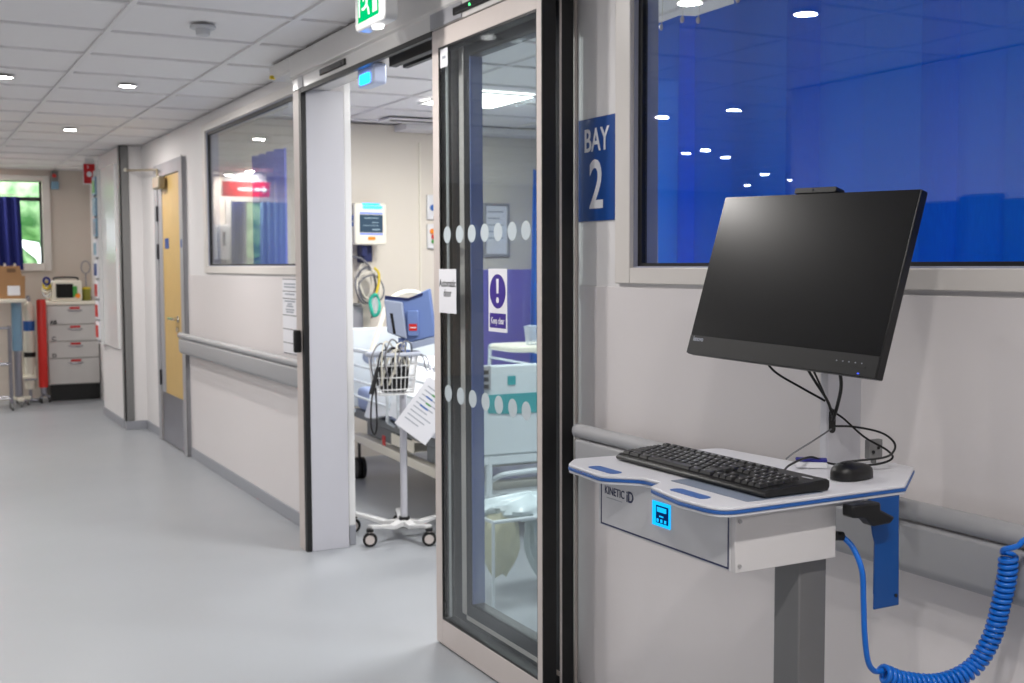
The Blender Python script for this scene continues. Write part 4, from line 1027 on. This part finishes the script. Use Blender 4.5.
# waste bags behind the sidelight
t = thing('waste_bag_stand', 'waste bag holder with clear and yellow bags low behind the door glass', 'bin', (2.40, 4.35, 0))
b = B(); 
for (x, y) in ((2.10, 4.42), (2.62, 4.42), (2.10, 4.12), (2.62, 4.12)): b.tube([(x, y, .01), (x, y, .36)], .007, 8)
b.tube([(2.10, 4.42, .36), (2.62, 4.42, .36), (2.62, 4.12, .36), (2.10, 4.12, .36)], .008, 8, closed=True)
b.build('frame', BEDW, t)
def bag(cx, cy, z0, z1, rx, ry, seed, m_, nm):
    random.seed(seed); n, mm = 28, 12; vs = []
    ph = [random.uniform(0, 6) for _ in range(5)]
    for j in range(mm + 1):
        v = j / mm; r = (0.35 + .65 * math.sin(min(1, v * 1.6) * PI / 2)) * (1 - .5 * max(0, v - .8) / .2 * .6)
        for i in range(n):
            a = 2 * PI * i / n
            k = 1 + .07 * math.sin(5 * a + ph[0] + 3 * v) + .05 * math.sin(9 * a + ph[1] - 5 * v)
            vs.append((cx + rx * r * k * math.cos(a), cy + ry * r * k * math.sin(a), z0 + (z1 - z0) * v + .01 * math.sin(3 * a + ph[2])))
    fs = [(j * n + i, j * n + (i + 1) % n, (j + 1) * n + (i + 1) % n, (j + 1) * n + i) for j in range(mm) for i in range(n)]
    fs.append(tuple(range(n - 1, -1, -1))); fs.append(tuple(mm * n + i for i in range(n)))
    q = B(); q.add(vs, fs); return q.build(nm, m_, t)
bag(2.47, 4.27, .02, .35, .13, .12, 1, mat('white_bag', (.80, .86, .88), .35, noise=.1, alpha=.75, bump=.6, bscale=20), 'clear_bag')
bag(2.20, 4.27, .10, .37, .085, .11, 2, mat('yellow_bag', (.84, .83, .70), .4, noise=.15, alpha=.9, bump=.6, bscale=20), 'yellow_bag')
random.seed(9)
def crumple(cx, cy, cz, rx, ry, rz, nm, m_):
    q = B(); n, mm = 34, 16; vs = []
    for j in range(mm + 1):
        th = PI * j / mm
        for i in range(n):
            a = 2 * PI * i / n
            k = 1 + .10 * math.sin(4 * a + 2 * th) + .07 * math.sin(7 * a - 5 * th) + .04 * math.sin(13 * a + 9 * th)
            r = max(.01, math.sin(th)) * k
            vs.append((cx + rx * r * math.cos(a), cy + ry * r * math.sin(a), cz - rz * math.cos(th) * (1 + .12 * math.sin(5 * a))))
    fs = [(j * n + i, j * n + (i + 1) % n, (j + 1) * n + (i + 1) % n, (j + 1) * n + i) for j in range(mm) for i in range(n)]
    fs.append(tuple(range(n - 1, -1, -1))); fs.append(tuple(mm * n + i for i in range(n)))
    q.add(vs, fs); q.build(nm, m_, t)
crumple(2.36, 4.27, .375, .24, .14, .055, 'bag_rim', mat('bag_top', (.85, .9, .92), .3, noise=.1, alpha=.85, bump=.8, bscale=25))
# ------------------------------------------------------------------ COMPUTER CART
ct = thing('computer_cart', 'white computer cart with blue-edged tray and grey column beside the wall', 'cart', (1.45, 1.72, 0))
def roundpoly(P, rr, n=6):
    out = []; m = len(P)
    for i in range(m):
        p = Vector(P[i]).to_2d(); a = Vector(P[i - 1]).to_2d(); c = Vector(P[(i + 1) % m]).to_2d(); r = rr[i]
        if r == 0: out.append(tuple(p)); continue
        da = (a - p).normalized(); dc = (c - p).normalized(); ang = da.angle(dc)
        d = min(r / math.tan(ang / 2), (a - p).length * .49, (c - p).length * .49)
        s, e = p + da * d, p + dc * d
        for k in range(n + 1):
            t_ = k / n; out.append(tuple((1 - t_) ** 2 * s + 2 * t_ * (1 - t_) * p + t_ * t_ * e))
    return out
# tray outline (x,y), counter-clockwise
TP = [(1.176, 1.492), (1.600, 1.497), (1.757, 1.622), (1.757, 1.702), (1.600, 1.745), (1.575, 2.00), (1.225, 2.035), (1.180, 1.985), (1.170, 1.845), (1.226, 1.790), (1.230, 1.735), (1.190, 1.712), (1.170, 1.60)]
TR = [.045, .008, .012, .012, .02, .03, .03, .03, .04, .03, .015, .02, .03]
tp = roundpoly(TP, TR)
def inset(poly, d):
    m = len(poly); out = []
    for i in range(m):
        a, p, c = Vector(poly[i - 1]), Vector(poly[i]), Vector(poly[(i + 1) % m])
        t_ = (c - a).normalized(); out.append((p.x - t_.y * d, p.y + t_.x * d))
    return out
# layered rim: white underside, blue line, white top
b = B(); b.prism(inset(tp, .0015), 'z', .9825, .9879); b.build('tray_base', TRAYW, ct, bevel=.0015)
b = B(); b.prism(tp, 'z', .9880, .9935); b.build('blue_edge', TRAYB, ct, bevel=.0008)
b = B(); b.prism(inset(tp, .001), 'z', .9936, 1.0); tray = b.build('tray', TRAYW, ct, bevel=.002)
b = B(); b.prism(rrect(1.194, 1.222, 1.845, 1.935, .010), 'z', 1.0001, 1.0009); b.build('handle_slot', TRAYB, tray)
b = B(); b.prism(rrect(1.198, 1.224, 1.572, 1.668, .010), 'z', 1.0001, 1.0009); b.build('handle_slot', TRAYB, tray)
b = B(); b.prism(rrect(1.252, 1.42, 1.515, 1.735, .003), 'z', 1.0001, 1.0008); b.build('grey_mat', TRAYG, tray)
# box below the tray
x0, x1, y0, y1 = 1.2385, 1.465, 1.530, 1.953
b = B(); b.box(x0, x1, y0, y1, .8758, .982); box = b.build('drawer_box', CARTW, ct, bevel=.0015)
b = B(); b.box(x0 - .002, x0 - .0001, y0 + .012, y1 + .004, .8785, .982); fp = b.build('front_panel', mat('front_panel_white', (.84, .84, .85), .18, noise=.02), box)
b = B(); w = .0032; X0, X1 = x0 - .0026, x0 - .0021
ya, yb, za, zb = y0 + .014, y1 - .004, .8805, .982
b.box(X0, X1, ya, yb, za, za + w); b.box(X0, X1, ya, ya + w, za + w, zb); b.box(X0, X1, yb - w, yb, za + w, zb); b.box(X0, X1, ya + w, ya + .012, zb - w, zb)
b.build('blue_border', NAVYLOGO, box)
text_part('lettering', 'KINETIC', .0225, wallM(X0, 1.899, .951), NAVYLOGO, box, .0002, .85, bold=.0002)
text_part('logo', 'iD', .030, wallM(X0, 1.845, .950), NAVYLOGO, box, .0002, .85, bold=.0006)
b = B(); b.box(X0, X1, 1.872, 1.928, .9365, .9375); b.build('tagline', PRINTG, box)
b = B(); b.box(x0 - .0040, x0 - .0021, 1.712, 1.768, .915, .960); lcd = b.build('display', LCDCY, box)
b = B(); b.box(x0 - .0046, x0 - .0041, 1.716, 1.755, .921, .954); b.build('display_frame', LCDD, box)
b = B(); b.box(x0 - .0052, x0 - .0047, 1.722, 1.751, .942, .951)
for k in range(3): b.box(x0 - .0052, x0 - .0047, 1.722 + .012 * k, 1.728 + .012 * k, .923, .929)
b.box(x0 - .0052, x0 - .0047, 1.731, 1.744, .933, .9355); b.build('display_icons', LCDCY, box)
for z in (.965, .888):
    q = B(); q.cyl((1.247, y0, z), (1.247, y0 - .003, z), .0035, n=16); q.build('screw', CHROME, box)
# column
b = B(); b.box(1.3965, 1.4600, 1.547, 1.614, .05, .8755)
b.build('column', COLG, ct, bevel=.003)
b = B(); b.box(1.10, 1.66, 1.55, 1.61, .065, .10); b.box(1.15, 1.20, 1.40, 1.80, .065, .0999); b.box(1.52, 1.57, 1.40, 1.80, .065, .0999); b.build('base_frame', TRAYW, ct, bevel=.01)
for cx, cy in ((1.175, 1.42), (1.175, 1.78), (1.545, 1.42), (1.545, 1.78)):
    q = B(); q.cyl((cx - .012, cy, .032), (cx + .012, cy, .032), .032); q.build('castor', RUBBER, ct)
# mast behind the tray carrying the monitor
b = B(); b.box(1.685, 1.780, 1.790, 1.812, .983, 1.40); mast = b.build('mast', TRAYW, ct, bevel=.003)
b = B(); b.prism(rrect(1.690, 1.706, 1.050, 1.100, .0078), 'y', 1.7872, 1.7899); b.build('slot', BLACK, mast)
b = B(); b.box(1.640, 1.690, 1.812, 1.840, 1.33, 1.39); b.build('monitor_arm', GREY_D, ct, bevel=.003)
b = B(); b.box(1.700, 1.736, 1.686, 1.700, 1.010, 1.048); b.box(1.714, 1.722, 1.688, 1.698, 1.0002, 1.010)
for (x_, z_) in ((1.710, 1.024), (1.724, 1.032)): B().cyl((x_, 1.686, z_), (x_, 1.6845, z_), .0035).build('socket_hole', BLACK, ct)
b.build('socket_plate', GREY_D, ct, bevel=.002)
b = B(); b.box(1.60, 1.775, 1.706, 1.812, .94, .982); b.build('mast_foot', TRAYW, ct)
# blue bracket plate
b = B(); b.prism([(1.510, .982), (1.585, .982), (1.590, .780), (1.528, .780), (1.528, .90), (1.522, .918)], 'y', 1.498, 1.502)
b.box(1.586, 1.5905, 1.502, 1.56, .785, .982)
br = b.build('blue_bracket', BLUEM, ct, bevel=.002)
B().cyl((1.580, 1.498, .800), (1.580, 1.4955, .800), .003).build('rivet', DARKG, br)
# black hook under the tray
b = B(); b.prism([(1.445, .982), (1.512, .982), (1.513, .968), (1.548, .951), (1.536, .941), (1.495, .940), (1.478, .956), (1.446, .960)], 'y', 1.470, 1.497)
b.build('tray_hook', BLACK, ct, bevel=.004)
b = B(); b.box(1.4655, 1.56, 1.56, 1.62, .960, .982); b.build('rear_box', CARTW, ct)

# ---- keyboard
kb = thing('keyboard', 'black wired keyboard lying across the cart tray', 'keyboard', (1.36, 1.74, 1.0015))
ky0, ky1, kx0, kx1 = 1.518, 1.976, 1.288, 1.438     # long axis y
def kbz(x): return 1.0105 + (x - kx0) * .07
b = B()
pr = [(kx0 + .004, 1.0018), (kx0, 1.006), (kx0 + .002, 1.0105), (kx0 + .012, 1.0148), (kx1 - .006, 1.0222), (kx1, 1.019), (kx1, 1.008), (kx1 - .004, 1.0018)]
b.prism(pr, 'y', ky0, ky1); kbody = b.build('body', BLACK, kb, bevel=.004, seg=3)
# keys: rows along y ; x increases away from the user
rows = [(.018, [1] * 1 + [1.4, 1.2, 5.6, 1.2, 1.4]), (.036, [2.1] + [1] * 10 + [2.2]), (.054, [1.7] + [1] * 11 + [1.6]), (.072, [1.5] + [1] * 12 + [1.3]), (.090, [1] * 13 + [1.8]), (.113, [1] + [1] * 12)]
U = .0193
kcount = []
def key(xc, ya, yb, d=.0155):
    q = B(); z = kbz(xc) + .0035
    y_a, y_b = min(ya, yb) + .0012, max(ya, yb) - .0012
    x_a, x_b = xc - d / 2, xc + d / 2
    vs = [(x_a, y_a, z), (x_b, y_a, z + .0014), (x_b, y_b, z + .0014), (x_a, y_b, z)]
    i = .0022; zt = .0055
    vt = [(x_a + i, y_a + i, z + zt), (x_b - i, y_a + i, z + zt + .0014), (x_b - i, y_b - i, z + zt + .0014), (x_a + i, y_b - i, z + zt)]
    q.add(vs + vt, [(0, 1, 2, 3), (4, 5, 6, 7), (0, 4, 5, 1), (1, 5, 6, 2), (2, 6, 7, 3), (3, 7, 4, 0)])
    kcount.append((xc, ya, yb, q))
for dx, ws in rows:
    tot = sum(ws); y = ky1 - .010; sc = 15 / tot if dx != .113 else 15 / 13.0
    for i, w in enumerate(ws):
        wy = w * U * sc
        key(kx0 + dx, y - wy, y, .0155 if dx != .113 else .012); y -= wy
    # nav cluster
ynav = ky1 - .010 - 15 * U - .006
for r, dx in enumerate((.018, .036, .072, .090, .113)):
    for c in range(3):
        if r == 1 and c != 1: continue
        key(kx0 + dx, ynav - (c + 1) * U * .95, ynav - c * U * .95, .0155 if dx != .113 else .012)
ynum = ynav - 3 * U * .95 - .006
for r, dx in enumerate((.018, .036, .054, .072, .090)):
    for c in range(4):
        if ynum - (c + 1) * U * .93 < ky0 + .003: continue
        key(kx0 + dx, ynum - (c + 1) * U * .93, ynum - c * U * .93)
kcount.sort(key=lambda k: k[1])
for k in kcount[:100]: k[3].build('key', KEYCAP, kb)
rest = B()
for k in kcount[100:]:
    rest.add(k[3].v, k[3].f)
if len(kcount) > 100:
    o = rest.build('keys', KEYCAP, kb); o['kind'] = 'stuff'
# printed legends on the keys
lg = B(); random.seed(11)
for (xc, ya, yb, q) in kcount:
    z = kbz(xc) + .0035 + .0056
    yc = max(ya, yb) - .0062
    lg.box(xc - .0005, xc + .0030, yc - .0011, yc + .0011, z + .0004, z + .0010)
lg.build('key_legends', PRINTW, kb)
B().box(1.410, 1.414, 1.535, 1.560, 1.0215, 1.0222).build('status_marks', PRINTW, kb)

# ---- mouse
ms = thing('computer_mouse', 'black computer mouse at the right end of the cart tray', 'mouse', (1.56, 1.592, 1.0015))
def mouse_pt(u, v):
    a = v * 2 * PI; h = math.sin(u * PI / 2)
    return None
q = B(); prof = []
n, m_ = 28, 9; vs = []
MMt = Matrix.Translation((1.560, 1.592, 1.0012)) @ Matrix.Rotation(math.radians(12), 4, 'Z') @ Matrix.Diagonal((.9, 1.0, .88, 1))
for j in range(m_ + 1):
    t_ = j / m_; z = .034 * math.sin(t_ * PI / 2); r = 1.0 if t_ < .25 else math.cos((t_ - .25) / .75 * PI / 2) ** .75
    r = max(r, .02)
    for i in range(n):
        a = 2 * PI * i / n; ca, sa = math.cos(a), math.sin(a)
        sx_ = abs(ca) ** .8 * (1 if ca >= 0 else -1); sy_ = abs(sa) ** .8 * (1 if sa >= 0 else -1)
        vs.append((sx_ * .052 * r + .0, sy_ * .030 * r * (1 + .06 * sx_), z + .003 * sx_ * -1 * t_))
fs = [(j * n + i, j * n + (i + 1) % n, (j + 1) * n + (i + 1) % n, (j + 1) * n + i) for j in range(m_) for i in range(n)]
fs.append(tuple(range(n - 1, -1, -1))); fs.append(tuple(m_ * n + i for i in range(n)))
q = B(MMt); q.add(vs, fs); q.build('shell', BLACK, ms)
q = B(MMt); q.cyl((-.026, -.0035, .0275), (-.026, .0035, .0275), .0085, n=18); q.build('scroll_wheel', RUBBER, ms)
# ---- eraser / card box behind
t = thing('whiteboard_eraser', 'small white eraser block with blue felt top on the tray behind the keyboard', 'eraser', (1.572, 1.712, 1.0012))
EM = Matrix.Translation((1.572, 1.712, 1.0012)) @ Matrix.Rotation(math.radians(-40), 4, 'Z')
q = B(EM); q.box(-.030, .030, -.012, .012, 0, .012); q.build('block', PAPER, t, bevel=.002)
q = B(EM); q.box(-.030, .030, -.012, .012, .0122, .018); q.build('felt', mat('eraser_blue', (.14, .14, .52), .7, noise=.1), t, bevel=.002)

# ---- monitor
mo = thing('computer_monitor', 'black flat computer monitor tilted back above the cart tray', 'monitor', (1.60, 1.81, 1.2))
r_ = Vector((.0406, -.9989, -.0233)).normalized(); d_ = Vector((-.2842, .0108, -.9587)); d_ = (d_ - r_ * d_.dot(r_)).normalized()
o_ = r_.cross(-d_).normalized()
C0 = Vector((1.6022, 1.8065, 1.3694))
MM = Matrix(((r_.x, -d_.x, o_.x, C0.x), (r_.y, -d_.y, o_.y, C0.y), (r_.z, -d_.z, o_.z, C0.z), (0, 0, 0, 1)))
# local: x right, y up, z out of the screen
W2, H2 = .27, .180
b = B(MM); b.box(-W2, W2, -H2, H2, -.022, -.0012); b.build('housing', BLACK, mo, bevel=.003)
b = B(MM); b.box(-W2 + .0015, W2 - .0015, -H2 + .042, H2 - .0015, -.0011, 0); b.build('screen', BLACK_S, mo)
b = B(MM); b.box(-W2 + .0015, W2 - .0015, -H2 + .0015, -H2 + .0415, -.0011, .0006); chin = b.build('chin', BLACK, mo)
text_part('logo', 'lenovo', .0145, MM @ Matrix.Translation((-W2 + .030, -H2 + .034, .0008)), PRINTG, mo, .0002, .85, bold=.0004)
b = B(MM); b.box(.165, .222, -H2 + .016, -H2 + .0195, .0007, .0012); b.box(.228, .242, -H2 + .016, -H2 + .0195, .0007, .0012); b.build('buttons', RUBBER, chin)
b = B(MM)
for k in range(5): b.box(.168 + .0155 * k, .171 + .0155 * k, -H2 + .024, -H2 + .026, .0007, .001)
b.build('button_icons', PRINTG, chin)
b = B(MM); b.box(.226, .231, -H2 + .0045, -H2 + .0065, .0007, .0014); b.build('power_led', TINYB, chin)
b = B(MM); b.prism(rrect(-.060, .048, H2 + .0005, H2 + .0125, .004), 'z', -.020, -.004) if False else None
b = B(MM); pr = rrect(-.055, .060, H2 + .0002, H2 + .0120, .004)
b.add([(p[0], p[1], z) for z in (-.024, .001) for p in pr], [tuple(range(len(pr))), tuple(range(2 * len(pr) - 1, len(pr) - 1, -1))] + [(i, (i + 1) % len(pr), (i + 1) % len(pr) + len(pr), i + len(pr)) for i in range(len(pr))])
wc = b.build('webcam', BLACK, mo, bevel=.001)
b = B(MM); b.cyl((-.003, H2 + .006, .001), (-.003, H2 + .006, .0018), .0028, n=16); b.build('lens', BLACK_S, wc)
b = B(MM); b.box(-.07, .07, -.06, .06, -.034, -.0221); b.build('rear_mount', BLACK, mo, bevel=.004)

# ---- black cables between the monitor and the tray
cb = thing('monitor_cables', 'tangle of thin black cables looping from the monitor down to the tray', 'cables', (1.64, 1.72, 1.1))
def P3(lst): return smooth_pts(lst, 10)
cab = [
 ([(1.60, 1.775, 1.21), (1.63, 1.77, 1.165), (1.655, 1.760, 1.125), (1.672, 1.765, 1.10), (1.683, 1.77, 1.085)], .0030, CABLEK),
 ([(1.60, 1.755, 1.21), (1.64, 1.76, 1.15), (1.672, 1.765, 1.105), (1.688, 1.745, 1.085), (1.69, 1.69, 1.055), (1.70, 1.64, 1.035), (1.69, 1.618, 1.022), (1.65, 1.63, 1.012), (1.60, 1.68, 1.010), (1.56, 1.70, 1.024), (1.49, 1.68, 1.018), (1.437, 1.64, 1.014)], .0022, CABLEK),
 ([(1.630, 1.705, 1.21), (1.650, 1.715, 1.16), (1.670, 1.745, 1.115), (1.680, 1.768, 1.08)], .0036, CABLEK),
 ([(1.59, 1.885, 1.21), (1.61, 1.865, 1.175), (1.64, 1.82, 1.145), (1.665, 1.775, 1.12)], .0024, CABLEK),
 ([(1.682, 1.768, 1.068), (1.69, 1.72, 1.072), (1.70, 1.66, 1.068), (1.70, 1.625, 1.055), (1.69, 1.612, 1.040), (1.67, 1.62, 1.026), (1.62, 1.67, 1.014), (1.60, 1.655, 1.012), (1.598, 1.615, 1.010)], .0022, CABLEK),
 ([(1.680, 1.772, 1.062), (1.64, 1.78, 1.04), (1.60, 1.795, 1.015), (1.585, 1.80, 1.003)], .0018, CABLEG)]
for pts, r, m_ in cab:
    q = B(); q.tube(P3(pts), r, 8); q.build('cable', m_, cb)

# ---- blue coiled cable
cc = thing('coiled_cable', 'bright blue coiled power cable hanging from the cart to the wall rail', 'cable', (1.7, 1.45, .7))
q = B(); q.cyl((1.4655, 1.532, .915), (1.480, 1.530, .913), .0085, n=16); q.build('plug', BLACK, cc)
q = B(); q.tube(smooth_pts([(1.480, 1.530, .913), (1.492, 1.515, .893), (1.497, 1.498, .855), (1.502, 1.498, .80), (1.506, 1.498, .74), (1.515, 1.498, .69), (1.532, 1.50, .668), (1.552, 1.50, .664)], 10), .0052, 12); q.build('straight_lead', CABLEB, cc)
axis = smooth_pts([(1.552, 1.498, .660), (1.600, 1.490, .640), (1.673, 1.475, .629), (1.739, 1.460, .650), (1.766, 1.440, .710), (1.772, 1.425, .782), (1.772, 1.415, .831), (1.768, 1.410, .870)], 60)
L = [0]
for a, c in zip(axis, axis[1:]): L.append(L[-1] + (c - a).length)
tot = L[-1]; turns = int(tot / .0112); pts = []; NP = turns * 14
import bisect
up = Vector((0, 1, 0))
for i in range(NP + 1):
    s_ = tot * i / NP; k = min(max(bisect.bisect(L, s_) - 1, 0), len(axis) - 2); t_ = (s_ - L[k]) / (L[k + 1] - L[k])
    p = axis[k].lerp(axis[k + 1], t_); tg = (axis[min(k + 3, len(axis) - 1)] - axis[max(k - 3, 0)]).normalized()
    n1 = (up - tg * up.dot(tg)).normalized(); n2 = tg.cross(n1); a = 2 * PI * i / 14
    pts.append(p + (n1 * math.cos(a) + n2 * math.sin(a)) * .0135)
q = B(); q.tube(pts, .0050, 8); q.build('coil', CABLEB, cc, angle=80)
q = B(); q.tube(smooth_pts([pts[-1], (1.750, 1.405, .884), (1.760, 1.385, .893), (1.775, 1.37, .910), (1.81, 1.30, .93), (1.84, 1.25, .96), (1.862, 1.20, .97)], 8), .0052, 10); q.build('wall_lead', CABLEB, cc)
q = B(); q.box(1.848, 1.8795, 1.15, 1.24, .94, 1.03); q.build('wall_plug', WHITE_GLOSS, cc, bevel=.004)

# ------------------------------------------------------------------ lights
def area(name, x, y, z, sz, power, shape='DISK', col=(1, .962, .925), rot=None, sy=None, spread=None):
    l = bpy.data.lights.new(name, 'AREA'); l.shape = shape; l.size = sz; l.energy = power; l.color = col
    if sy: l.size_y = sy
    if spread: l.spread = spread
    o = bpy.data.objects.new(name, l); COL.objects.link(o); o.location = (x, y, z)
    if rot: o.rotation_euler = rot
    o.visible_glossy = True
    return o
for i, (x, y) in enumerate(LIGHTS):
    area('downlight_lamp', x, y, CZ - .007, .085, DLP * (.45 if x < -2 else 1))
for (x, y) in ((3.16, 6.46), (2.63, 4.26), (5.29, 4.8), (3.9, 1.8)):
    area('panel_lamp', x, y, CZ - .010, .5, PNP, 'SQUARE', (1, .985, .96))
# daylight through the windows
w = bpy.data.worlds.new('world'); scn.world = w; w.use_nodes = True
nt = w.node_tree; bg = nt.nodes['Background']
bg.inputs[0].default_value = (*lin((.97, .98, 1.0)), 1); bg.inputs[1].default_value = SKY

# ------------------------------------------------------------------ camera
cam = bpy.data.cameras.new('camera'); co = bpy.data.objects.new('camera', cam); COL.objects.link(co)
cam.sensor_fit = 'HORIZONTAL'; cam.sensor_width = 36; cam.lens = 1160 / 1024 * 36
yaw, pit, rol = .48844, .06646, .00369
f_ = Vector((math.sin(yaw) * math.cos(pit), math.cos(yaw) * math.cos(pit), -math.sin(pit)))
rr_ = Vector((math.cos(yaw), -math.sin(yaw), 0)); dd_ = f_.cross(rr_)
R1 = rr_ * math.cos(rol) + dd_ * math.sin(rol); D1 = -rr_ * math.sin(rol) + dd_ * math.cos(rol)
co.matrix_world = Matrix(((R1.x, -D1.x, -f_.x, 0), (R1.y, -D1.y, -f_.y, 0), (R1.z, -D1.z, -f_.z, 1.40), (0, 0, 0, 1)))
cam.clip_start = .05; cam.clip_end = 100
cam.dof.use_dof = True; cam.dof.focus_distance = 2.5; cam.dof.aperture_fstop = 7
scn.camera = co
vs_ = scn.view_settings
vs_.view_transform = 'Standard'; vs_.look = 'None'; vs_.gamma = 1; vs_.use_curve_mapping = False; vs_.exposure = EXPO
